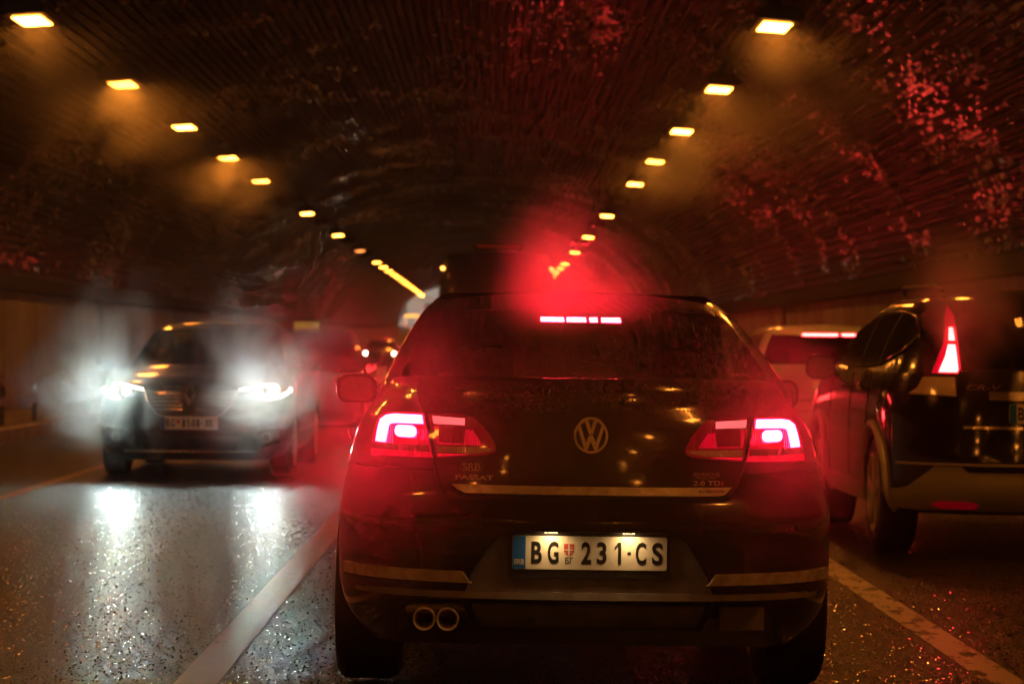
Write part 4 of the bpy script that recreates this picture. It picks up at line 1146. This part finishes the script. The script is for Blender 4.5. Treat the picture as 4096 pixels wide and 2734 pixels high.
for s in (-1, 1):
    sf_ = CCS.side_fn(s); bf_ = CS.side_fn(s)
    # window line rising to a rounded tip at the back
    dlo = [(0.62, 1.27), (0.60, 1.31), (0.64, 1.37), (0.74, 1.42), (0.92, 1.455), (1.3, 1.475), (1.9, 1.47), (2.3, 1.44), (2.65, 1.36), (2.95, 1.24), (3.15, 1.14), (2.6, 1.125), (1.7, 1.13), (1.15, 1.15), (0.85, 1.19), (0.70, 1.225)]
    if s > 0: pass
    sw = conform('side_window', dlo, sf_, 0.002, 0.004, 'window_dark', suv, 0.08)
    pts = [sf_(*p)[0] + sf_(*p)[1] * 0.009 for p in dlo]
    MB().tube(pts, 0.009, 6, True).build('window_trim', 'chrome', sw, 60)
    for y in (1.22, 2.02):
        conform('window_pillar', [(y - 0.03, 1.14), (y + 0.03, 1.14), (y + 0.02, 1.472), (y - 0.04, 1.472)], sf_, 0.0065, 0.003, 'plastic_black', sw, 0.06)
    for y in (1.28, 2.06, 3.02):
        MB().tube([bf_(y + 0.05 * (1 - z), z)[0] + bf_(y, z)[1] * 0.0005 for z in lin(0.42, 1.09, 12)], 0.004, 5).build('door_seam', 'gap_black', suv)
    for y in (1.42, 2.28):
        MB().tube([bf_(y, 0.99)[0] + bf_(y, 0.99)[1] * 0.02, bf_(y + 0.09, 0.995)[0] + bf_(y, 0.99)[1] * 0.035, bf_(y + 0.18, 0.99)[0] + bf_(y, 0.99)[1] * 0.02], 0.014, 8).build('door_handle', 'paint_suv', suv, 60)
    # arch flares and sill
    for yc in (0.97, 3.59):
        arcp = [(yc + 0.425 * math.cos(math.radians(a)), 0.358 + 0.425 * math.sin(math.radians(a))) for a in lin(-14, 194, 27)]
        MB().tube([bf_(max(y, 0.3), max(z, 0.28))[0] + Vector((s * 0.004, 0, 0)) for y, z in arcp], 0.028, 8).build('arch_flare', 'plastic_grey', suv, 60)
    conform('sill', [(1.45, 0.29), (3.12, 0.29), (3.12, 0.40), (1.45, 0.40)], bf_, 0.002, 0.02, 'plastic_grey', suv, 0.1)
    # tall tail light in the rear pillar
    def Qs(p): return p if s > 0 else mirror(p)
    t1 = conform('tail_light', Qs([(0.505, 1.09), (0.655, 1.09), (0.580, 1.28), (0.552, 1.44), (0.525, 1.50), (0.508, 1.44), (0.508, 1.28)]), ccf, 0.002, 0.01, 'lens_red', suv, 0.04)
    conform('brake_light', Qs([(0.517, 1.105), (0.615, 1.105), (0.578, 1.19), (0.556, 1.265), (0.522, 1.265)]), ccf, 0.013, 0.004, 'brake_lit', t1, 0.04)
    conform('brake_light', Qs([(0.522, 1.29), (0.552, 1.29), (0.542, 1.365), (0.523, 1.365)]), ccf, 0.013, 0.004, 'brake_lit', t1, 0.04)
    t2 = conform('reversing_light', Qs([(0.54, 0.965), (0.78, 0.975), (0.735, 1.01), (0.70, 1.075), (0.54, 1.075)]), cf_, 0.002, 0.012, 'lens_clear', suv, 0.03)
    rp = [(0.42, 0.335), (0.45, 0.352), (0.62, 0.356), (0.68, 0.338), (0.62, 0.320), (0.45, 0.320)]
    r_ = conform('bumper_reflector', Qs(rp), cf_, 0.012, 0.006, 'lens_red_dark', suv, 0.04)  # reflector with a weak glow put into its material
    wing_mirror(suv, s * 0.985, 2.95, 1.115, s, 0.20, 0.165, 'paint_suv')
# silver-grey lower bumper, tailgate with shut lines
conform('bumper_cover', [(-0.90, 0.40), (-0.80, 0.43), (-0.72, 0.50), (-0.66, 0.555), (-0.52, 0.555), (0.52, 0.555), (0.66, 0.555), (0.72, 0.50), (0.80, 0.43), (0.90, 0.40), (0.86, 0.30), (-0.86, 0.30)], cf_, 0.001, 0.010, 'plastic_grey', suv, 0.05)
conform('tailgate_seal', [(-0.525, 1.12), (-0.525, 0.56), (-0.48, 0.522), (0.48, 0.522), (0.525, 0.56), (0.525, 1.12)], cf_, 0.0015, 0.011, 'gap_black', suv, 0.05)
tg = conform('tailgate', [(-0.515, 1.115), (-0.515, 0.565), (-0.475, 0.53), (0.475, 0.53), (0.515, 0.565), (0.515, 1.115)], cf_, 0.013, 0.006, 'paint_suv', suv, 0.05)
conform('tailgate_garnish', [(-0.36, 0.99), (0.36, 0.99), (0.36, 0.94), (-0.36, 0.94)], cf_, 0.02, 0.02, 'chrome', tg, 0.08)
conform('tailgate_garnish', [(-0.50, 0.79), (0.50, 0.79), (0.50, 0.775), (-0.50, 0.775)], cf_, 0.02, 0.008, 'chrome', tg, 0.08)
lettering('model_lettering', 'CR-V', cf_, -0.385, 1.015, 0.19, 0.032, 'chrome', tg, 0.005, 0.0195, 0.01, 0.25)
conform('bumper_step', [(-0.84, 0.575), (0.84, 0.575), (0.84, 0.56), (-0.84, 0.56)], cf_, 0.014, 0.01, 'plastic_grey', suv, 0.06)
plate_simple(suv, flat_fn(cf_(0, 0.85)[0].y - 0.03), 0.0, 0.87, [('B', 0.036), ('G', 0.036), (' ', 0.01), ('crest', 0.03)])
MB().tube([(-0.5, 0.9, 1.60), (-0.53, 1.0, 1.63), (-0.53, 2.2, 1.64), (-0.5, 2.35, 1.60)], 0.016, 8).build('roof_rail', 'plastic_black', suv, 60)
conform('wiper', [(-0.05, 1.16), (0.34, 1.20), (0.34, 1.212), (-0.05, 1.178)], ccf, 0.006, 0.012, 'plastic_black', suv, 0.08)

# ---------------------------------------------------------------- white hatchback further on in the right lane
WR = [(0.22, 0.14, 0.80, 0.6, 2.7, 3.9), (0.32, 0.02, 0.85, 0.64, 2.8, 3.95), (0.50, 0.0, 0.865, 0.66, 2.8, 3.95), (0.62, 0.02, 0.868, 0.68, 2.7, 3.94), (0.80, 0.05, 0.862, 0.72, 2.6, 3.92), (0.94, 0.07, 0.84, 0.74, 2.5, 3.88), (1.02, 0.09, 0.81, 0.76, 2.5, 3.84)]
WC = [(0.96, 0.07, 0.80, 0.6, 2.5, 3.5), (1.04, 0.10, 0.775, 0.6, 2.5, 3.35), (1.15, 0.16, 0.735, 0.58, 2.5, 3.1), (1.28, 0.25, 0.68, 0.55, 2.5, 2.85), (1.40, 0.36, 0.615, 0.52, 2.5, 2.6), (1.455, 0.50, 0.56, 0.5, 2.4, 2.45), (1.48, 0.7, 0.48, 0.45, 2.4, 2.35)]
WZ = lambda y: pchip([0, 2.4, 3.2, 4.0], [1, 0.97, 0.85, 0.55])(y)
def rear_hatch(name, loc, paint, label, word, rot=0.0, plate=True):
    root, sh, cs = hatch(name, loc, WR, WC, paint, 1.07, 1.375, 62, 'rear_window', 'windscreen', WZ, 0.5, ((0.66, 3.15), 0.30, 0.2, 0.85), rot, 0.345)
    tag(root, label, 'car')
    f1, f2 = sh.near_fn(), cs.near_fn()
    for s in (-1, 1):
        p1 = [(0.60, 0.985), (0.76, 1.0), (0.80, 0.90), (0.77, 0.78), (0.63, 0.76), (0.52, 0.82), (0.53, 0.93)]
        t1 = conform('tail_light', p1 if s > 0 else mirror(p1), f1, 0.002, 0.008, 'lens_red_glow', root, 0.04)
        p2 = [(0.67, 0.945), (0.765, 0.955), (0.775, 0.88), (0.75, 0.82), (0.68, 0.86)]
        conform('brake_light', p2 if s > 0 else mirror(p2), f1, 0.011, 0.003, 'brake_lit', t1, 0.04)
        wing_mirror(root, s * 0.93, 2.55, 1.03, s, 0.19, 0.135, paint)
    hb = conform('high_brake_light', [(-0.29, 1.338), (0.29, 1.338), (0.29, 1.366), (-0.29, 1.366)], f2, 0.006, 0.03, 'lens_red_dark', root, 0.05)
    for a, b in ((-0.27, 0.09), (0.13, 0.27)):
        conform('light_segment', [(a, 1.343), (b, 1.343), (b, 1.361), (a, 1.361)], f2, 0.037, 0.003, 'brake_lit', hb, 0.05)
    conform('tailgate_seam', [(-0.62, 0.585), (0.62, 0.585), (0.62, 0.59), (-0.62, 0.59)], f1, 0.0008, 0.001, 'gap_black', root, 0.04)
    if word: lettering('maker_lettering', word, f1, -0.33, 0.70, 0.30, 0.035, 'letter_dark', root, 0.003, 0.002, 0.01)
    if plate: plate_simple(root, flat_fn(f1(0, 0.68)[0].y - 0.025), 0.12, 0.80, [('B', 0.036), ('G', 0.036)])
    conform('bumper_lower', [(-0.7, 0.40), (0.7, 0.40), (0.66, 0.30), (-0.66, 0.30)], f1, 0.002, 0.01, 'plastic_black', root, 0.06)
    seats_row(root, 1.9, 1.13)
    return root, f1, f2
rear_hatch('hatchback_car', (3.50, 28.8, 0), 'paint_white', 'white hatchback with red brake lights seen between the saloon and the SUV', 'CITROËN')
# car hidden ahead of the saloon: its brake light shows through the rear window
mid, m1, m2 = rear_hatch('hatchback_car', (0.18, 19.5, 0), 'paint_grey', 'car ahead whose brake light shows through the rear window of the saloon', None)

# ---------------------------------------------------------------- tall van further ahead
VR = [(0.28, 0.10, 0.92, 0.25, 4.5, 5.2), (0.40, 0.0, 0.97, 0.25, 5, 5.25), (0.9, 0.02, 0.985, 0.25, 5, 5.25), (1.4, 0.03, 0.98, 0.25, 5, 5.1), (1.9, 0.05, 0.95, 0.25, 5, 4.4), (2.35, 0.08, 0.90, 0.25, 5, 4.0), (2.62, 0.12, 0.84, 0.28, 4.5, 3.8), (2.70, 0.20, 0.78, 0.35, 4, 3.6)]
van = tag(empty('delivery_van', (0.05, 44.5, 0)), 'tall dark van with a roof light bar beyond the saloon roof', 'van')
VS = Shell(VR, 0.8, 2.6)
body_mesh(van, VS, VR, 'paint_van', 0.06, cutters=cyl_cutter(1.0, 0.34, 0.4, 0.95) + cyl_cutter(4.3, 0.34, 0.4, 0.95))
vf = VS.near_fn()
for s in (-1, 1):
    conform('door_window', [(s * 0.08, 1.45), (s * 0.78, 1.45), (s * 0.74, 2.05), (s * 0.08, 2.05)] if s > 0 else mirror([(0.08, 1.45), (0.78, 1.45), (0.74, 2.05), (0.08, 2.05)]), vf, 0.002, 0.006, 'window_dark', van, 0.1)
    p = [(0.84, 0.75), (0.955, 0.75), (0.95, 1.25), (0.84, 1.25)]
    t1 = conform('tail_light', p if s > 0 else mirror(p), vf, 0.002, 0.01, 'lens_red', van, 0.06)
    p = [(0.85, 1.0), (0.945, 1.0), (0.94, 1.2), (0.85, 1.2)]
    conform('brake_light', p if s > 0 else mirror(p), vf, 0.014, 0.004, 'brake_lit', t1, 0.06)
    conform('marker_light', circle(s * 0.86, 2.46, 0.025, 12), vf, 0.004, 0.02, 'amber_lit', van, 0)
    for y in (1.0, 4.3): wheel(van, s * 0.95, y, 0.34, 0.215, s)
    wing_mirror(van, s * 1.12, 4.0, 1.45, s, 0.2, 0.3, 'plastic_black')
MB().tube([vf(0, z)[0] + Vector((0, -0.001, 0)) for z in lin(0.5, 2.6, 14)], 0.006, 5).build('door_seam', 'gap_black', van)
rk = MB().box(-0.38, 0.42, 0.5, 0.75, 2.78, 2.88).build('roof_light_bar', 'plastic_black', van)
for xf in (-0.32, 0.36): MB().box(xf - 0.02, xf + 0.02, 0.55, 0.7, 2.68, 2.778).build('light_bar_foot', 'plastic_black', van)
MB().box(-0.33, 0.37, 0.485, 0.499, 2.815, 2.845).build('light_bar_lens', 'lens_smoke', rk)

# ---------------------------------------------------------------- the rest of the queue, glimpsed past and through the nearer cars
def copy_tree(o, parent=None):
    c = o.copy(); C.objects.link(c)
    if parent is not None: c.parent = parent
    for ch in list(o.children): copy_tree(ch, c)
    return c
for x, y, lab in ((0.2, 57, 'queued car with red brake lights directly ahead of the tall van'), (0.1, 70, 'queued car, second ahead of the tall van'), (0.2, 86, 'queued car, third ahead of the tall van'),
                  (3.2, 47, 'queued car with red brake lights next ahead of the white hatchback'), (3.3, 62, 'queued car, second ahead of the white hatchback'), (3.2, 80, 'queued car, third ahead of the white hatchback')):
    q = copy_tree(mid); q.location = (x, y, 0); tag(q, lab, 'car', 'queue of cars further ahead')

# ================================================================ the air
def volume_mat(name, col, density, aniso):
    m = bpy.data.materials.new(name); m.use_nodes = True; nt = m.node_tree; MATS[name] = m
    nt.nodes.remove(nt.nodes['Principled BSDF'])
    v = nt.nodes.new('ShaderNodeVolumePrincipled')
    v.inputs['Color'].default_value = (*col, 1); v.inputs['Density'].default_value = density; v.inputs['Anisotropy'].default_value = aniso
    nt.links.new(v.outputs[0], nt.nodes['Material Output'].inputs['Volume'])
    return m, nt, v
volume_mat('haze', (0.92, 0.90, 0.86), 0.0009, 0.75)  # haze added to spread a halo round the lamps
hz = MB().box(-70, 30, -189, 374, -1.0, 12.0).build('haze', 'haze')
tag(hz, 'thin added haze that gives the tunnel lights their glow', 'haze', kind='stuff')

def puff(loc, rad, density, scale, seed, label, lo=0.42, hi=0.62, warp=0.9, stretch=(1, 1, 1), aniso=0.3):
    """an added cloud that spreads lamp glow: an egg of wispy scatter with soft edges"""
    nm = 'glow_puff_%d' % seed
    m, nt, v = volume_mat(nm, (0.93, 0.93, 0.93), 0.0, aniso)
    tc = nt.nodes.new('ShaderNodeTexCoord')
    ln = nt.nodes.new('ShaderNodeVectorMath'); ln.operation = 'LENGTH'; nt.links.new(tc.outputs['Object'], ln.inputs[0])
    fall = remap(nt, ln.outputs['Value'], 0.1, 1.0, 1.0, 0.0)
    fall = math_node(nt, 'POWER', fall, 2.0)
    g = nt.nodes.new('ShaderNodeNewGeometry')
    mp = nt.nodes.new('ShaderNodeMapping'); mp.inputs['Scale'].default_value = stretch; mp.inputs['Location'].default_value = (seed * 3.7, seed * 1.3, seed * 2.1)
    nt.links.new(g.outputs['Position'], mp.inputs['Vector'])
    wn_ = nt.nodes.new('ShaderNodeTexNoise'); wn_.inputs['Scale'].default_value = scale * 0.5; wn_.inputs['Detail'].default_value = 1
    nt.links.new(mp.outputs[0], wn_.inputs['Vector'])
    ad = nt.nodes.new('ShaderNodeVectorMath'); ad.operation = 'MULTIPLY_ADD'
    nt.links.new(wn_.outputs['Color'], ad.inputs[0]); ad.inputs[1].default_value = (warp * 2 / scale,) * 3; nt.links.new(mp.outputs[0], ad.inputs[2])
    n = noise(nt, ad.outputs[0], scale, 3, 0.55)
    soft = remap(nt, ln.outputs['Value'], 0.0, 1.0, 0.17, -0.22)
    n = math_node(nt, 'ADD', n, soft)
    d = math_node(nt, 'MULTIPLY', math_node(nt, 'MULTIPLY', remap(nt, n, lo, hi, 0.0, 1.0), fall), density)
    nt.links.new(d, v.inputs['Density'])
    me = bpy.data.meshes.new('glow_cloud'); bm = bmesh.new(); bmesh.ops.create_icosphere(bm, subdivisions=3, radius=1.0); bm.to_mesh(me); bm.free()
    o = link_mesh('glow_cloud', me, nm); o.location = loc; o.scale = rad
    tag(o, label, 'glow_cloud', kind='stuff')
    return o
puff((-3.45, 24.75, 0.95), (1.15, 0.6, 1.25), 5.0, 2.5, 1, 'added pale cloud for the glow of the left headlight of the oncoming hatchback', 0.40, 0.74, 1.6)  # added clouds, standing in for lamp glow smeared by a wet windscreen
puff((-2.05, 24.75, 0.98), (1.15, 0.6, 1.30), 5.2, 2.5, 2, 'added pale cloud for the glow of the right headlight of the oncoming hatchback', 0.40, 0.74, 1.6)
puff((-0.42, 9.02, 0.95), (0.80, 0.42, 0.85), 4.0, 1.6, 3, 'added cloud for the red glow round the left tail light of the saloon', 0.34, 0.80, 1.5)
puff((0.92, 9.02, 0.97), (0.46, 0.42, 0.70), 3.2, 1.6, 4, 'added cloud for the red glow round the right tail light of the saloon', 0.34, 0.80, 1.5)
puff((0.20, 10.35, 1.52), (0.32, 0.4, 0.70), 4.0, 2.4, 5, 'narrow added cloud for the red glow over the roof of the saloon', 0.36, 0.78, 1.8)
puff((0.38, 10.35, 1.40), (0.70, 0.4, 0.52), 3.0, 2.0, 13, 'low added cloud for the red glow over the roof of the saloon', 0.36, 0.80, 1.8)
puff((2.70, 16.0, 1.50), (0.60, 0.5, 0.75), 3.5, 2.0, 6, 'added cloud for the red glow above the tall tail light of the SUV', 0.38, 0.76, 1.5)
puff((-5.0, 35.0, 4.5), (3.2, 9.0, 1.6), 0.55, 0.9, 7, 'added cloud for the amber glow under the second lamp of the left row', 0.42, 0.72, 2.0)
puff((-4.9, 50.0, 4.4), (2.6, 8.0, 1.5), 0.5, 0.9, 8, 'added cloud for the amber glow under the third and fourth lamps of the left row', 0.42, 0.72, 2.0)
puff((3.8, 34.0, 4.5), (3.0, 9.0, 1.6), 0.65, 0.9, 9, 'added cloud for the amber glow beside the first lamp of the right row', 0.42, 0.72, 2.0)
puff((3.2, 48.0, 4.4), (2.4, 8.0, 1.4), 0.5, 0.9, 10, 'added cloud for the amber glow beside the third lamp of the right row', 0.42, 0.72, 2.0)
puff((0.32, 8.95, 0.90), (1.25, 0.42, 0.75), 1.15, 1.2, 11, 'thin added cloud for the red glow behind the boot of the saloon', 0.25, 0.8)

# ================================================================ flecks of water, added and tilted to make the near asphalt glint
gv = []; gf = []
rnd = random.Random(11)
ring = [(math.cos(2 * PI * k / 6), math.sin(2 * PI * k / 6)) for k in range(6)]
for _ in range(130000):
    y = 8.5 + 15.5 * rnd.random() ** 1.2
    x = rnd.uniform(-0.21, 0.19) * (y + 1.5)
    if x < -5.9 or x > 4.9 or -1.17 < x < -0.99 or 1.84 < x < 2.01: continue
    rx = rnd.uniform(0.0018, 0.0046); ry = rx * rnd.uniform(1.6, 4.0)
    tx, ty = rnd.gauss(0, 0.08), rnd.gauss(0, 0.08); k = len(gv)
    gv += [(x + rx * cx * rnd.uniform(0.75, 1.2), y + ry * sx, 0.0028 + rx * cx * tx + ry * sx * ty) for cx, sx in ring]
    gf.append(tuple(range(k, k + 6)))
me = bpy.data.meshes.new('water_glints'); me.from_pydata(gv, [], gf)
film = link_mesh('water_glints', me, 'film_wet')
tag(film, 'flecks of water added and tilted to make the near asphalt glint', 'water', kind='stuff')

# ================================================================ rain beads on the saloon
def beads(fn, ubox, vbox, count, seed, r0=0.0018, r1=0.0042):
    rb = random.Random(seed); v = []; f = []
    for _ in range(count):
        u = rb.uniform(*ubox); w = rb.uniform(*vbox)
        p, q = fn(u, w); r = rb.uniform(r0, r1)
        t = q.cross(Vector((0, 0, 1))).normalized(); b = q.cross(t); k = len(v)
        for sc, h in ((1.0, 0.0), (0.7, 0.42)):
            v += [p + (t * math.cos(2 * PI * i / 6) + b * math.sin(2 * PI * i / 6)) * r * sc + q * (h * r + 0.0004) for i in range(6)]
        v.append(p + q * (0.62 * r))
        for i in range(6):
            j = (i + 1) % 6; f += [(k + i, k + j, k + 6 + j, k + 6 + i), (k + 6 + i, k + 6 + j, k + 12)]
    return v, f
def lid_fn(x, z):
    p, q = pf(x, z); return p + q * 0.009, q
bv = []; bf2 = []
for fn, ub, vb, n_, sd in ((cf, (-0.60, 0.60), (1.13, 1.40), 700, 1), (cf, (0.35, 0.62), (1.13, 1.38), 700, 2), (cf, (-0.5, -0.3), (1.13, 1.25), 300, 7), (cf, (-0.1, 0.25), (1.13, 1.27), 400, 8), (lid_fn, (-0.55, 0.55), (1.02, 1.12), 900, 3), (lid_fn, (-0.45, 0.47), (0.742, 0.775), 0, 4), (pf, (0.58, 0.78), (1.0, 1.1), 500, 5), (pf, (-0.78, -0.58), (1.0, 1.1), 500, 6)):
    if not n_: continue
    v_, f_ = beads(fn, ub, vb, n_, sd); k = len(bv); bv += v_; bf2 += [tuple(i + k for i in q) for q in f_]
me = bpy.data.meshes.new('rain_drops'); me.from_pydata([tuple(p) for p in bv], [], bf2); me.shade_smooth()
tag(link_mesh('rain_drops', me, 'bead_water', car), kind='stuff')
